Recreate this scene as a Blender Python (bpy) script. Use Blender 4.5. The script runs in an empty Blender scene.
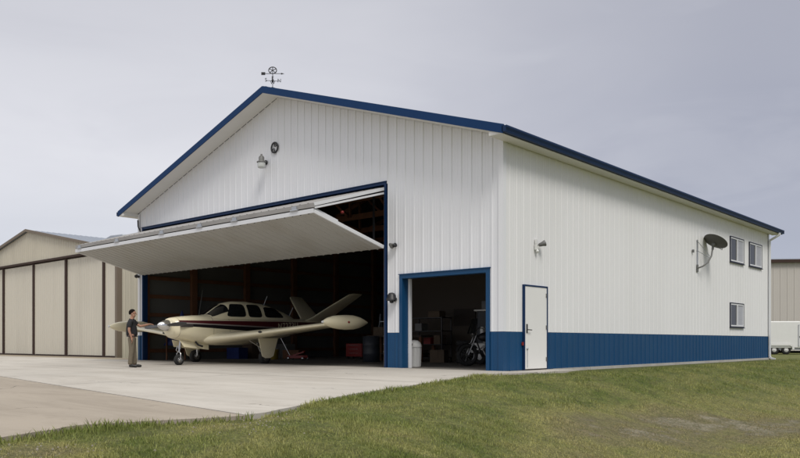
import bpy, math, random
import numpy as np
from mathutils import Vector, Matrix, noise
random.seed(7)
PI = math.pi
C = bpy.context.scene.collection
SC = bpy.context.scene

# ------------------------------------------------------------------ materials
def _nt(name):
    m = bpy.data.materials.new(name); m.use_nodes = True
    nt = m.node_tree; b = nt.nodes['Principled BSDF']
    return m, nt, b
def rgba(c): return (c[0], c[1], c[2], 1)
def paint(name, col, rough=.5, metal=0., var=.08, scale=3., bump=0., bscale=40., dirt=None, spec=.5, coat=0.):
    """painted / plain surface with gentle noise variation in colour and roughness"""
    m, nt, b = _nt(name); N = nt.nodes; L = nt.links
    tc = N.new('ShaderNodeTexCoord'); nz = N.new('ShaderNodeTexNoise')
    nz.inputs['Scale'].default_value = scale; nz.inputs['Detail'].default_value = 6
    L.new(tc.outputs['Object'], nz.inputs['Vector'])
    mx = N.new('ShaderNodeMix'); mx.data_type = 'RGBA'
    mx.inputs[6].default_value = rgba([v*(1-var) for v in col]); mx.inputs[7].default_value = rgba([min(1, v*(1+var)) for v in col])
    L.new(nz.outputs['Fac'], mx.inputs[0])
    out = mx.outputs[2]
    if dirt:
        n2 = N.new('ShaderNodeTexNoise'); n2.inputs['Scale'].default_value = dirt[1]; n2.inputs['Detail'].default_value = 8
        mp = N.new('ShaderNodeMapping'); mp.inputs['Scale'].default_value = (1, 1, dirt[3] if len(dirt) > 3 else 1)
        L.new(tc.outputs['Object'], mp.inputs['Vector']); L.new(mp.outputs[0], n2.inputs['Vector'])
        rp = N.new('ShaderNodeMapRange'); rp.inputs[1].default_value = .48; rp.inputs[2].default_value = .75
        rp.inputs[4].default_value = dirt[2]
        L.new(n2.outputs['Fac'], rp.inputs[0])
        m2 = N.new('ShaderNodeMix'); m2.data_type = 'RGBA'; m2.inputs[7].default_value = rgba(dirt[0])
        L.new(rp.outputs[0], m2.inputs[0]); L.new(out, m2.inputs[6]); out = m2.outputs[2]
    L.new(out, b.inputs['Base Color'])
    b.inputs['Roughness'].default_value = rough; b.inputs['Metallic'].default_value = metal
    b.inputs['Specular IOR Level'].default_value = spec
    b.inputs['Coat Weight'].default_value = coat
    if bump:
        n3 = N.new('ShaderNodeTexNoise'); n3.inputs['Scale'].default_value = bscale; n3.inputs['Detail'].default_value = 5
        L.new(tc.outputs['Object'], n3.inputs['Vector'])
        bp = N.new('ShaderNodeBump'); bp.inputs['Strength'].default_value = bump; bp.inputs['Distance'].default_value = .01
        L.new(n3.outputs['Fac'], bp.inputs['Height']); L.new(bp.outputs[0], b.inputs['Normal'])
    return m
def glass(name, col=(.02, .025, .03), rough=.06):
    m, nt, b = _nt(name)
    b.inputs['Base Color'].default_value = rgba(col); b.inputs['Roughness'].default_value = rough
    b.inputs['Specular IOR Level'].default_value = .4
    return m
def concrete(name, col, dark, sc=1.0, angle=0, crack=False):
    m, nt, b = _nt(name); N = nt.nodes; L = nt.links
    tc = N.new('ShaderNodeTexCoord')
    def nz(s, d=8, r=.6, dist=0., stretch=None):
        n = N.new('ShaderNodeTexNoise'); n.inputs['Scale'].default_value = s; n.inputs['Detail'].default_value = d
        n.inputs['Roughness'].default_value = r; n.inputs['Distortion'].default_value = dist
        if stretch:
            mp = N.new('ShaderNodeMapping'); mp.inputs['Scale'].default_value = stretch; mp.inputs['Rotation'].default_value[2] = angle
            L.new(tc.outputs['Object'], mp.inputs['Vector']); L.new(mp.outputs[0], n.inputs['Vector'])
        else: L.new(tc.outputs['Object'], n.inputs['Vector'])
        return n
    def ramp(src, a, c_, lo, hi):
        r = N.new('ShaderNodeMapRange'); r.inputs[1].default_value = a; r.inputs[2].default_value = c_
        r.inputs[3].default_value = lo; r.inputs[4].default_value = hi; L.new(src, r.inputs[0]); return r.outputs[0]
    def mix(f, a, c_):
        x = N.new('ShaderNodeMix'); x.data_type = 'RGBA'
        if isinstance(f, float): x.inputs[0].default_value = f
        else: L.new(f, x.inputs[0])
        for s, v in ((6, a), (7, c_)):
            if isinstance(v, tuple): x.inputs[s].default_value = rgba(v)
            else: L.new(v, x.inputs[s])
        return x.outputs[2]
    big = ramp(nz(.35*sc, 4).outputs['Fac'], .35, .7, 0, 1)
    c = mix(big, col, tuple(v*.86 for v in col))
    st = ramp(nz(.7*sc, 8, .68, .5, (.35, 1.7, 1)).outputs['Fac'], .46, .70, 0, .75)
    c = mix(st, c, dark)
    spots = ramp(nz(3.5*sc, 3).outputs['Fac'], .66, .74, 0, .35)
    c = mix(spots, c, dark)
    fine = ramp(nz(60, 4).outputs['Fac'], .3, .75, 0, .22)
    c = mix(fine, c, tuple(v*.6 for v in col))
    if crack:
        vo = N.new('ShaderNodeTexVoronoi'); vo.feature = 'DISTANCE_TO_EDGE'; vo.inputs['Scale'].default_value = .22
        wn = N.new('ShaderNodeTexNoise'); wn.inputs['Scale'].default_value = 1.6; wn.inputs['Detail'].default_value = 7; L.new(tc.outputs['Object'], wn.inputs['Vector'])
        vm = N.new('ShaderNodeVectorMath'); vm.operation = 'MULTIPLY_ADD'; vm.inputs[1].default_value = (.9, .9, 0); L.new(wn.outputs['Color'], vm.inputs[0]); L.new(tc.outputs['Object'], vm.inputs[2]); L.new(vm.outputs[0], vo.inputs['Vector'])
        ln = ramp(vo.outputs['Distance'], .0015, .004, .75, 0)
        mk = ramp(nz(.28, 3).outputs['Fac'], .46, .56, 0, 1)
        mm = N.new('ShaderNodeMath'); mm.operation = 'MULTIPLY'; L.new(ln, mm.inputs[0]); L.new(mk, mm.inputs[1])
        c = mix(mm.outputs[0], c, tuple(v*.45 for v in dark))
        oil = ramp(nz(1.9, 5, .6, .2).outputs['Fac'], .66, .76, 0, .5)
        c = mix(oil, c, tuple(v*.7 for v in dark))
    L.new(c, b.inputs['Base Color']); b.inputs['Roughness'].default_value = .85
    b.inputs['Specular IOR Level'].default_value = .25
    bp = N.new('ShaderNodeBump'); bp.inputs['Strength'].default_value = .25; bp.inputs['Distance'].default_value = .01
    L.new(nz(45, 6).outputs['Fac'], bp.inputs['Height']); L.new(bp.outputs[0], b.inputs['Normal'])
    return m

M = {}
M['royal'] = paint('fascia_royal_blue', (.004, .034, .115), .6, 0, .06, 2., spec=.2)
M['dimchrome'] = paint('dull_chrome', (.30, .30, .30), .3, .9, .1, 8.)
M['darkdrum'] = paint('dark_drum_paint', (.03, .035, .045), .5, 0, .2, 3.)
M['enginegrey'] = paint('engine_metal', (.10, .10, .10), .45, .5, .2, 8.)
M['winframe'] = paint('window_trim_dark', (.012, .016, .035), .6, 0, .1, 2.)
M['white'] = paint('white_steel', (.76, .77, .795), .45, 0, .02, .5, bump=.5, bscale=1.3, dirt=((.5, .49, .46), .7, .10, .25), spec=.35)
M['white_sunward'] = paint('white_sunward_steel', (.79, .79, .79), .5, 0, .02, .5, bump=.5, bscale=1.3, dirt=((.5, .49, .46), .7, .10, .25), spec=.3)  # same steel as the front, colour lightened and warmed as if sunward
M['white_trim'] = paint('white_trim', (.76, .77, .79), .42, 0, .03, 2.)
M['soffit'] = paint('soffit_white', (.72, .71, .68), .5, 0, .03, 2.)
M['blue'] = paint('blue_steel', (.006, .056, .145), .45, 0, .10, 1.2, dirt=((.02, .07, .14), 1.5, .3, .3), spec=.3)
M['navy'] = paint('navy_trim', (.005, .026, .085), .5, 0, .1, 2., spec=.25)
M['dooredge'] = paint('door_edge_white', (.66, .67, .69), .4, 0, .05, 2.)
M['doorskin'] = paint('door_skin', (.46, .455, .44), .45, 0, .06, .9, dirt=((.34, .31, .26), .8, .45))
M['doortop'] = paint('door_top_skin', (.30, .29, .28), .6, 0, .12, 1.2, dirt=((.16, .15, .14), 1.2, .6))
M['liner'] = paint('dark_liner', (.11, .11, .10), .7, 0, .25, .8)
M['roofliner'] = paint('added_roof_liner', (.03, .027, .025), .8, 0, .2, .8)
M['wood'] = paint('brown_timber', (.135, .058, .026), .75, 0, .3, 4., bump=.3)
M['ply'] = paint('tan_plywood', (.055, .041, .028), .7, 0, .15, 1.)
M['tan'] = paint('tan_steel', (.52, .48, .385), .5, 0, .04, .6, dirt=((.34, .31, .25), .8, .4, .15))
M['tandoor'] = paint('tan_door_steel', (.58, .545, .46), .5, 0, .04, .6, dirt=((.40, .37, .31), .8, .4, .15))
M['tantrim'] = paint('brown_trim', (.16, .125, .09), .55, 0, .1, 2.)
M['darkgap'] = paint('brown_track_and_shade', (.040, .020, .014), .8, 0, .2, 2.)  # track brown, also the colour of painted shade around the sliding doors
M['greyroof'] = paint('grey_roof_steel', (.26, .29, .34), .35, .3, .08, .5)
M['galv'] = paint('galvanised', (.40, .42, .45), .35, .6, .1, 3.)
M['black'] = paint('black_paint', (.02, .02, .022), .45, 0, .2, 5.)
M['rubber'] = paint('rubber', (.018, .018, .018), .85, 0, .2, 8.)
M['steel'] = paint('steel', (.5, .5, .5), .25, .9, .05, 5.)
M['chrome'] = paint('chrome', (.75, .75, .75), .12, 1., .02, 5.)
M['cream_trim'] = paint('cream_paint', (.79, .72, .51), .3, 0, .04, 2., coat=.4)
M['planeglass'] = glass('plane_window_glass', (.012, .013, .014), .05)
M['glass'] = glass('window_glass', (.012, .014, .016), .08)
M['blind'] = paint('window_blind', (.42, .43, .47), .6, 0, .05, 3.)
M['doorwhite'] = paint('door_white', (.78, .775, .75), .45, 0, .03, 2.)
M['dish'] = paint('dish_grey', (.085, .082, .072), .6, 0, .1, 4.)
M['dishmount'] = paint('mount_grey', (.16, .16, .155), .55, .2, .1, 4.)
M['red'] = paint('red_paint', (.22, .015, .012), .4, 0, .1, 3.)
M['yellow'] = paint('yellow_plastic', (.30, .22, .03), .5, 0, .1, 3.)
M['tarp'] = paint('blue_tarp', (.015, .03, .14), .6, 0, .2, 6., bump=.4, bscale=8)
M['card'] = paint('cardboard', (.10, .07, .045), .85, 0, .1, 3.)
M['plastwhite'] = paint('white_plastic', (.72, .72, .70), .5, 0, .05, 3.)
M['slab'] = concrete('light_concrete', (.50, .465, .415), (.35, .315, .27), crack=True)
M['oldslab'] = concrete('old_concrete', (.37, .32, .26), (.22, .185, .145), sc=.8, crack=True)
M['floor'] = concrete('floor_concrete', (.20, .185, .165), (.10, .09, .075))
M['found'] = concrete('foundation_concrete', (.50, .48, .44), (.33, .30, .26))
M['gravel'] = concrete('tan_gravel', (.33, .28, .21), (.22, .18, .13), sc=3)
M['skin'] = paint('skin', (.36, .19, .125), .55, 0, .08, 12.)
M['shirt'] = paint('charcoal_shirt', (.012, .0125, .015), .85, 0, .2, 18., bump=.5, bscale=14)
M['pants'] = paint('khaki_trousers', (.15, .125, .088), .9, 0, .15, 14., bump=.5, bscale=14)
M['hair'] = paint('dark_hair', (.010, .007, .006), .95, 0, .3, 40., spec=.1)
M['shoe'] = paint('black_shoe', (.012, .011, .011), .45, 0, .2, 10.)
M['lens'] = paint('lamp_glass', (.55, .57, .55), .15, 0, .05, 8.)
M['seat'] = paint('black_vinyl', (.02, .02, .02), .5, 0, .2, 8.)

def plane_paint():
    """cream fuselage with the maroon and black side stripes as paint"""
    m, nt, b = _nt('cream_striped_paint'); N = nt.nodes; L = nt.links
    tc = N.new('ShaderNodeTexCoord'); sp = N.new('ShaderNodeSeparateXYZ'); L.new(tc.outputs['Object'], sp.inputs[0])
    def math_(op, a, c=None, d=None):
        n = N.new('ShaderNodeMath'); n.operation = op
        for i, v in enumerate((a, c, d)):
            if v is None: continue
            if isinstance(v, (int, float)): n.inputs[i].default_value = v
            else: L.new(v, n.inputs[i])
        return n.outputs[0]
    X, Z = sp.outputs[0], sp.outputs[2]
    # lower edge rises towards the nose; upper edge nearly level
    lo = math_('MULTIPLY_ADD', X, .058, 1.245); lo = math_('MINIMUM', lo, 1.25)
    hi = math_('MULTIPLY_ADD', X, -.004, 1.375)
    mid = math_('MULTIPLY_ADD', X, .03, 1.335)
    def band(a, c):
        return math_('MULTIPLY', math_('GREATER_THAN', Z, a), math_('LESS_THAN', Z, c))
    front = math_('LESS_THAN', X, -.62)
    black = math_('MULTIPLY', band(lo, mid), front)
    lt = math_('MULTIPLY', band(math_('SUBTRACT', mid, .035), math_('SUBTRACT', mid, .0)), front)
    mar = math_('MULTIPLY', band(mid, hi), front)
    def band_x(x0): return math_('MULTIPLY', math_('LESS_THAN', math_('ABSOLUTE', math_('SUBTRACT', X, x0)), .007), .75)
    nz = N.new('ShaderNodeTexNoise'); nz.inputs['Scale'].default_value = 2.; nz.inputs['Detail'].default_value = 6; L.new(tc.outputs['Object'], nz.inputs['Vector'])
    def mix(f, a, c):
        x = N.new('ShaderNodeMix'); x.data_type = 'RGBA'; L.new(f, x.inputs[0])
        for s, v in ((6, a), (7, c)):
            if isinstance(v, tuple): x.inputs[s].default_value = rgba(v)
            else: L.new(v, x.inputs[s])
        return x.outputs[2]
    c = mix(nz.outputs['Fac'], (.76, .69, .48), (.82, .75, .54))
    for xl in (-1.78, -.64, -2.42, -3.36, -5.35): c = mix(band_x(xl), c, (.16, .14, .10))
    c = mix(black, c, (.012, .010, .012)); c = mix(lt, c, (.30, .27, .25)); c = mix(mar, c, (.075, .010, .014))
    L.new(c, b.inputs['Base Color']); b.inputs['Roughness'].default_value = .28; b.inputs['Coat Weight'].default_value = .4
    return m
M['plane'] = plane_paint()

def grass_mat(name, blades):
    m, nt, b = _nt(name); N = nt.nodes; L = nt.links
    geo = N.new('ShaderNodeNewGeometry')
    def nz(s, d=5, r=.55, dist=0., st=(1, 1, 1)):
        mp = N.new('ShaderNodeMapping'); mp.inputs['Scale'].default_value = st
        L.new(geo.outputs['Position'], mp.inputs['Vector'])
        n = N.new('ShaderNodeTexNoise'); n.inputs['Scale'].default_value = s; n.inputs['Detail'].default_value = d
        n.inputs['Roughness'].default_value = r; n.inputs['Distortion'].default_value = dist
        L.new(mp.outputs[0], n.inputs['Vector']); return n.outputs['Fac']
    def ramp(src, a, c_, lo=0., hi=1.):
        r = N.new('ShaderNodeMapRange'); r.inputs[1].default_value = a; r.inputs[2].default_value = c_
        r.inputs[3].default_value = lo; r.inputs[4].default_value = hi; L.new(src, r.inputs[0]); return r.outputs[0]
    def mix(f, a, c_):
        x = N.new('ShaderNodeMix'); x.data_type = 'RGBA'; L.new(f, x.inputs[0])
        for s, v in ((6, a), (7, c_)):
            if isinstance(v, tuple): x.inputs[s].default_value = rgba(v)
            else: L.new(v, x.inputs[s])
        return x.outputs[2]
    at = N.new('ShaderNodeAttribute'); at.attribute_name = 'dry'
    k = 1.38 if blades else 1.0
    g1 = tuple(v*k for v in (.078, .112, .022)); g2 = tuple(v*k for v in (.135, .165, .042))
    y1 = tuple(v*k for v in (.27, .25, .095)); b1 = tuple(v*k for v in (.20, .16, .10)); dirt = (.36, .32, .26)
    c = mix(ramp(nz(2.0, 8, .72, .5), .40, .60), g1, g2)
    c = mix(ramp(nz(.55, 8, .72, .5), .40, .64, 0, .7), c, y1)
    c = mix(ramp(nz(11, 4), .45, .7, 0, .22), c, y1)
    c = mix(ramp(nz(3.2, 6, .7, .6), .50, .72, 0, .7), c, tuple(v*.6 for v in g1))
    c = mix(ramp(nz(.9, 6, .7, .6, (1, .35, 1)), .50, .68, 0, .5), c, y1)
    # 'dry' 0..1 painted per vertex: 0 green bank, .5 yellow, 1 dead turf
    dn = N.new('ShaderNodeMath'); dn.operation = 'MULTIPLY_ADD'; dn.inputs[1].default_value = .9
    off = N.new('ShaderNodeMath'); off.operation = 'MULTIPLY_ADD'; off.inputs[1].default_value = 1.55; off.inputs[2].default_value = -.78
    L.new(nz(1.0, 7, .65, .5), off.inputs[0]); L.new(at.outputs['Fac'], dn.inputs[0]); L.new(off.outputs[0], dn.inputs[2])
    c = mix(ramp(dn.outputs[0], .12, .55, 0, .85), c, y1)
    c = mix(ramp(dn.outputs[0], .5, .95, 0, .85), c, b1)
    if not blades:
        c = mix(ramp(nz(2.2, 7, .7, .8), .55, .63, 0, .0), c, dirt)
        c = mix(ramp(dn.outputs[0], .90, 1.05, 0, .6), c, dirt)
        c = mix(ramp(nz(5, 8, .75, .8), .42, .62, 0, .55), c, tuple(v*.4 for v in b1))
        c = mix(ramp(nz(26, 4), .35, .62, 0, .6), c, tuple(v*.5 for v in g1))
    else:
        oi = N.new('ShaderNodeAttribute'); oi.attribute_name = 'var'
        c = mix(ramp(oi.outputs['Fac'], .6, 1., 0, .38), c, y1)
        b.inputs['Subsurface Weight'].default_value = 0
    L.new(c, b.inputs['Base Color']); b.inputs['Roughness'].default_value = .8 if not blades else .55
    b.inputs['Specular IOR Level'].default_value = .15
    if not blades:
        bp = N.new('ShaderNodeBump'); bp.inputs['Strength'].default_value = .9; bp.inputs['Distance'].default_value = .04
        L.new(nz(22, 6, .7), bp.inputs['Height']); L.new(bp.outputs[0], b.inputs['Normal'])
    return m
M['ground'] = grass_mat('turf_ground', False)
M['grass'] = grass_mat('grass_blades', True)

# ------------------------------------------------------------------ mesh builder
class MB:
    def __init__(s): s.v = []; s.f = []; s.m = []; s.sm = []
    def add(s, vs, fs, mi=0, smooth=False):
        o = len(s.v); s.v += [tuple(p) for p in vs]
        for f in fs: s.f.append([i+o for i in f]); s.m.append(mi); s.sm.append(smooth)
        return s
    def box(s, x0, x1, y0, y1, z0, z1, mi=0, rot=None):
        vs = [(x, y, z) for x in (x0, x1) for y in (y0, y1) for z in (z0, z1)]
        if rot: vs = [rot @ Vector(p) for p in vs]
        return s.add(vs, [(0, 1, 3, 2), (4, 6, 7, 5), (0, 4, 5, 1), (2, 3, 7, 6), (0, 2, 6, 4), (1, 5, 7, 3)], mi)
    def beam(s, a, b, w, h, mi=0, up=(0, 0, 1)):
        a = Vector(a); b = Vector(b); d = (b-a).normalized(); u = Vector(up)
        if abs(d.dot(u)) > .98: u = Vector((0, 1, 0))
        x = d.cross(u).normalized()*w/2; y = x.cross(d).normalized()*h/2
        vs = [p+i*x+j*y for p in (a, b) for i, j in ((-1, -1), (1, -1), (1, 1), (-1, 1))]
        return s.add(vs, [(3, 2, 1, 0), (4, 5, 6, 7)]+[(i, (i+1) % 4, (i+1) % 4+4, i+4) for i in range(4)], mi)
    def tube(s, pts, rs, n=12, mi=0, caps=True):
        pts = [Vector(p) for p in pts]
        if not isinstance(rs, (list, tuple)): rs = [rs]*len(pts)
        d0 = (pts[1]-pts[0]).normalized(); u = Vector((0, 0, 1)) if abs(d0.z) < .9 else Vector((1, 0, 0))
        rings = []
        for i, p in enumerate(pts):
            d = (pts[min(i+1, len(pts)-1)]-pts[max(i-1, 0)]).normalized()
            x = d.cross(u).normalized(); y = x.cross(d).normalized(); u = y
            rings.append([p+(x*math.cos(t)+y*math.sin(t))*rs[i] for t in [2*PI*k/n for k in range(n)]])
        return s.loft(rings, mi, caps)
    def loft(s, rings, mi=0, caps=True, smooth=True, closed=True):
        n = len(rings[0]); vs = [p for r in rings for p in r]; fs = []
        for i in range(len(rings)-1):
            for k in range(n if closed else n-1):
                k2 = (k+1) % n; fs.append((i*n+k, i*n+k2, (i+1)*n+k2, (i+1)*n+k))
        s.add(vs, fs, mi, smooth)
        if caps and closed:
            s.add(rings[0], [tuple(range(n))[::-1]], mi); s.add(rings[-1], [tuple(range(n))], mi)
        return s
    def lathe(s, c, axis, prof, n=20, mi=0):
        c = Vector(c); a = Vector(axis).normalized(); u = Vector((0, 0, 1)) if abs(a.z) < .9 else Vector((1, 0, 0))
        x = a.cross(u).normalized(); y = x.cross(a).normalized()
        rings = [[c+a*h+(x*math.cos(t)+y*math.sin(t))*max(r, 1e-4) for t in [2*PI*k/n for k in range(n)]] for r, h in prof]
        return s.loft(rings, mi, False)
    def prism(s, poly, ext, mi=0):
        """poly: list of 3D points, ext: extrusion vector"""
        n = len(poly); e = Vector(ext); a = [Vector(p) for p in poly]; b = [p+e for p in a]
        return s.add(a+b, [tuple(range(n))[::-1], tuple(range(n, 2*n))]+[(i, (i+1) % n, (i+1) % n+n, i+n) for i in range(n)], mi)
    def grid(s, fn, nu, nv, mi=0, smooth=True):
        vs = [fn(i/nu, j/nv) for i in range(nu+1) for j in range(nv+1)]; w = nv+1
        return s.add(vs, [(i*w+j, (i+1)*w+j, (i+1)*w+j+1, i*w+j+1) for i in range(nu) for j in range(nv)], mi, smooth)
    def sphere(s, c, r, n=14, mi=0, sc=(1, 1, 1)):
        c = Vector(c)
        return s.grid(lambda u, v: c+Vector((math.cos(2*PI*u)*math.sin(PI*v)*r*sc[0], math.sin(2*PI*u)*math.sin(PI*v)*r*sc[1], math.cos(PI*v)*r*sc[2])), n, n//2+2, mi)
    def build(s, name, mats, parent=None, loc=None):
        me = bpy.data.meshes.new(name); me.from_pydata(s.v, [], s.f); me.update()
        if not isinstance(mats, (list, tuple)): mats = [mats]
        for m in mats: me.materials.append(M[m] if isinstance(m, str) else m)
        me.polygons.foreach_set('material_index', s.m); me.polygons.foreach_set('use_smooth', s.sm)
        o = bpy.data.objects.new(name, me); C.objects.link(o)
        if parent: o.parent = parent
        if loc: o.location = loc
        return o
def text_mesh(name, body, size, ext, mat, parent, align='LEFT', spc=1.):
    cu = bpy.data.curves.new(name, 'FONT'); cu.body = body; cu.size = size; cu.extrude = ext; cu.align_x = align; cu.space_character = spc
    t = bpy.data.objects.new(name, cu); C.objects.link(t); bpy.context.view_layer.update()
    me = bpy.data.meshes.new_from_object(t.evaluated_get(bpy.context.evaluated_depsgraph_get())); bpy.data.objects.remove(t)
    me.materials.clear(); me.materials.append(M[mat]); me.name = name
    o = bpy.data.objects.new(name, me); C.objects.link(o); o.parent = parent
    return o
def tag(o, label=None, cat=None, group=None, kind=None):
    if label: o['label'] = label
    if cat: o['category'] = cat
    if group: o['group'] = group
    if kind: o['kind'] = kind
    return o
def thing(name, label, cat, loc=(0, 0, 0), rz=0., group=None):
    o = bpy.data.objects.new(name, None); C.objects.link(o); o.location = loc; o.rotation_euler = (0, 0, rz)
    o.empty_display_size = .2
    return tag(o, label, cat, group)
def bevel(o, w=.01, seg=2):
    b = o.modifiers.new('bevel', 'BEVEL'); b.width = w; b.segments = seg; b.limit_method = 'ANGLE'; b.angle_limit = math.radians(40)
    return o

RIB = .3048
def siding(mb, P, s0, s1, zb, zt, h=.02, rib=RIB, w=.034, mi=0, ph=0.):
    """ribbed steel sheet between s0..s1; P(s, z, off) -> xyz; zt may be a function of s (gable)"""
    ztf = zt if callable(zt) else (lambda s: zt); zbf = zb if callable(zb) else (lambda s: zb)
    br = [(s0, 0.), (s1, 0.)]
    k0 = math.floor((s0-ph)/rib)-1
    for k in range(k0, k0+int((s1-s0)/rib)+4):
        c = k*rib+ph
        for ds, o in ((-w, 0), (-w*.45, h), (w*.45, h), (w, 0)):
            if s0+1e-4 < c+ds < s1-1e-4: br.append((c+ds, o))
        for ds in (rib*.36, rib*.64):            # low stiffening beads
            for q, o in ((-.009, 0), (0, h*.22), (.009, 0)):
                if s0+1e-4 < c+ds+q < s1-1e-4: br.append((c+ds+q, o))
    br.sort()
    vs = []; fs = []
    for s_, o in br:
        vs += [P(s_, zbf(s_), o), P(s_, ztf(s_), o)]
    for i in range(len(br)-1): fs.append((2*i, 2*i+2, 2*i+3, 2*i+1))
    mb.add(vs, fs, mi)

# ------------------------------------------------------------------ dimensions
W = 16.4; L = 20.6; RX = -8.2; RIDGE = 8.33; SLOPE = .322
OH_S = .4; OH_F = .6
def roof_top(x): return RIDGE-SLOPE*abs(x-RX)
def wall_top(x): return roof_top(x)-.168
WC = .93                                  # wainscot height
BO = (-16.15, -3.66, 4.90)                # big opening
SO = (-3.12, -.46, 2.34)                  # small opening
def slab_z(y): return .015*min(y, 0.)

# ------------------------------------------------------------------ white hangar
hg = thing('metal_hangar', 'white ribbed steel hangar with blue base, blue roof trim and half raised folding door', 'hangar', (0, 0, 0))
PF = lambda s, z, o: (s, -o, z)
PS = lambda s, z, o: (o, s, z)
def front_regions(fn):
    fn(-W, BO[0], WC, wall_top); fn(BO[0], BO[1], BO[2], wall_top); fn(BO[1], SO[0], WC, wall_top)
    fn(SO[0], SO[1], SO[2], wall_top); fn(SO[1], 0, WC, wall_top)
mb = MB(); front_regions(lambda a, b, c, d: siding(mb, PF, a, b, c, d)); mb.build('front_wall', 'white', hg)
for a, b in ((-W, BO[0]), (BO[1], SO[0]), (SO[1], 0)): mb = MB(); siding(mb, PF, a, b, .0, WC-.004); mb.build('front_wainscot', 'blue', hg)
EZ = roof_top(0)-.2                       # side wall top
DY = (.84, 1.94, 2.08)                    # man door
mb = MB(); WN = [(15.62, 17.22, 3.80, 4.80), (17.92, 19.58, 3.80, 4.80), (15.62, 17.22, 1.26, 2.22)]
segs = [(0, DY[0], WC), (DY[0], DY[1], DY[2]), (DY[1], 15.62, WC)]
_sd = siding
def siding(mb, P, a, b, c, d, **k): _sd(mb, P, a, b, c, d, **dict(h=.013, **k) if 'h' not in k else k)
for a, b, c in segs: siding(mb, PS, a, b, c, EZ)
siding(mb, PS, 15.62, 17.22, WC, 1.26); siding(mb, PS, 15.62, 17.22, 2.22, 3.80); siding(mb, PS, 15.62, 17.22, 4.80, EZ)
siding(mb, PS, 17.22, 17.92, WC, EZ); siding(mb, PS, 17.92, 19.58, WC, 3.80); siding(mb, PS, 17.92, 19.58, 4.80, EZ)
siding(mb, PS, 19.58, L, WC, EZ)
mb.build('side_wall', 'white_sunward', hg)
siding = _sd
mb = MB(); siding(mb, PS, 0, DY[0], 0, WC-.004); siding(mb, PS, DY[1], L, 0, WC-.004); mb.build('side_wainscot', 'blue', hg)
mb = MB(); siding(mb, lambda s, z, o: (-W-o, s, z), 0, L, WC, roof_top(-W)-.2); siding(mb, lambda s, z, o: (s, L+o, z), -W, 0, WC, wall_top)
mb.build('rear_walls', 'white', hg)
mb = MB(); siding(mb, lambda s, z, o: (-W-o, s, z), 0, L, 0, WC-.004); siding(mb, lambda s, z, o: (s, L+o, z), -W, 0, 0, WC-.004)
mb.build('rear_wainscot', 'blue', hg)
# dark inner sheets, added so white walls do not brighten the interior
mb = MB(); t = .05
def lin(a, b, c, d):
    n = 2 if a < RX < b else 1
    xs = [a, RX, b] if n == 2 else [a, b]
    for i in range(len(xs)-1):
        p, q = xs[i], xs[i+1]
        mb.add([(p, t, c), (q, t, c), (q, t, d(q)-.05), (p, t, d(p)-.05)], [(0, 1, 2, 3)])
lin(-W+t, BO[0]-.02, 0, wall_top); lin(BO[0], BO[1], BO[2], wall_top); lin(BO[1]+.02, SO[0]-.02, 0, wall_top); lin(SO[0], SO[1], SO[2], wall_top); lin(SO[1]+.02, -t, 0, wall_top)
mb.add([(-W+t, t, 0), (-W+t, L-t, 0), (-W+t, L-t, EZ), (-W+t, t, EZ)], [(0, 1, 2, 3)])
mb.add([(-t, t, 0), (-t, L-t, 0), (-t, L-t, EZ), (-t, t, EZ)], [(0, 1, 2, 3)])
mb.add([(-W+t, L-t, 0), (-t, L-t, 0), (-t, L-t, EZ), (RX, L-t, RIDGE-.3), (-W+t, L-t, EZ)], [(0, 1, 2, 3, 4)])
mb.build('added_wall_liner', 'liner', hg)
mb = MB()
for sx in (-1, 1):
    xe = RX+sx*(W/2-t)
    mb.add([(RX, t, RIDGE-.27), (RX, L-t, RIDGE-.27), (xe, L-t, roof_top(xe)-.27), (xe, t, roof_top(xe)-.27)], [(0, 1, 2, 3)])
mb.build('added_roof_liner', 'roofliner', hg)  # dark sheet added under the roof, likewise to keep the interior dim
# timber frame
for y in (2.3, 4.9, 7.5, 10.1, 12.7, 15.3, 17.9):
    mb = MB(); mb.box(-W+t+.01, -W+t+.17, y-.12, y+.12, 0, EZ-.1); mb.build('timber_post', 'wood', hg)
mb = MB(); mb.box(-W+t+.01, BO[0]-.03, .1, .32, 0, 5.3); mb.build('timber_post', 'wood', hg)
for z in (.35, 1.02, 1.72, 2.42, 3.12, 3.82, 4.52):
    mb = MB()
    ys = [.33, 2.17]+[v for y in (2.3, 4.9, 7.5, 10.1, 12.7, 15.3, 17.9) for v in (y+.125, y+2.475)]
    ys = sorted(ys)[:]
    edges = [.33]+[v for y in (2.3, 4.9, 7.5, 10.1, 12.7, 15.3, 17.9) for v in (y-.125, y+.125)]+[L-.2]
    for i in range(0, len(edges), 2): mb.box(-W+t+.01, -W+t+.06, edges[i], edges[i+1], z-.07, z+.07)
    mb.build('timber_girt', 'wood', hg)
for y in (2.6, 5.2, 7.8, 10.4, 13, 15.6, 18.2):
    mb = MB(); zb = EZ-.15
    mb.beam((-W+.2, y, zb), (-.2, y, zb), .09, .2)
    for sx in (-1, 1):
        xe = RX+sx*(W/2-.25); mb.beam((xe, y+.1, roof_top(xe)-.40), (RX, y+.1, RIDGE-.42), .09, .16)
        for k in (0, .25, .5, .75):
            x1 = RX+sx*(W/2)*k; x2 = RX+sx*(W/2)*min(1, k+.2)
            mb.beam((x1, y-.09, roof_top(x1)-.5), (x1, y-.09, zb), .06, .1)
            if k < .7: mb.beam((x1, y-.18, zb), (x2, y-.18, roof_top(x2)-.5), .06, .09)
    mb.build('roof_truss', 'wood', hg)
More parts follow.
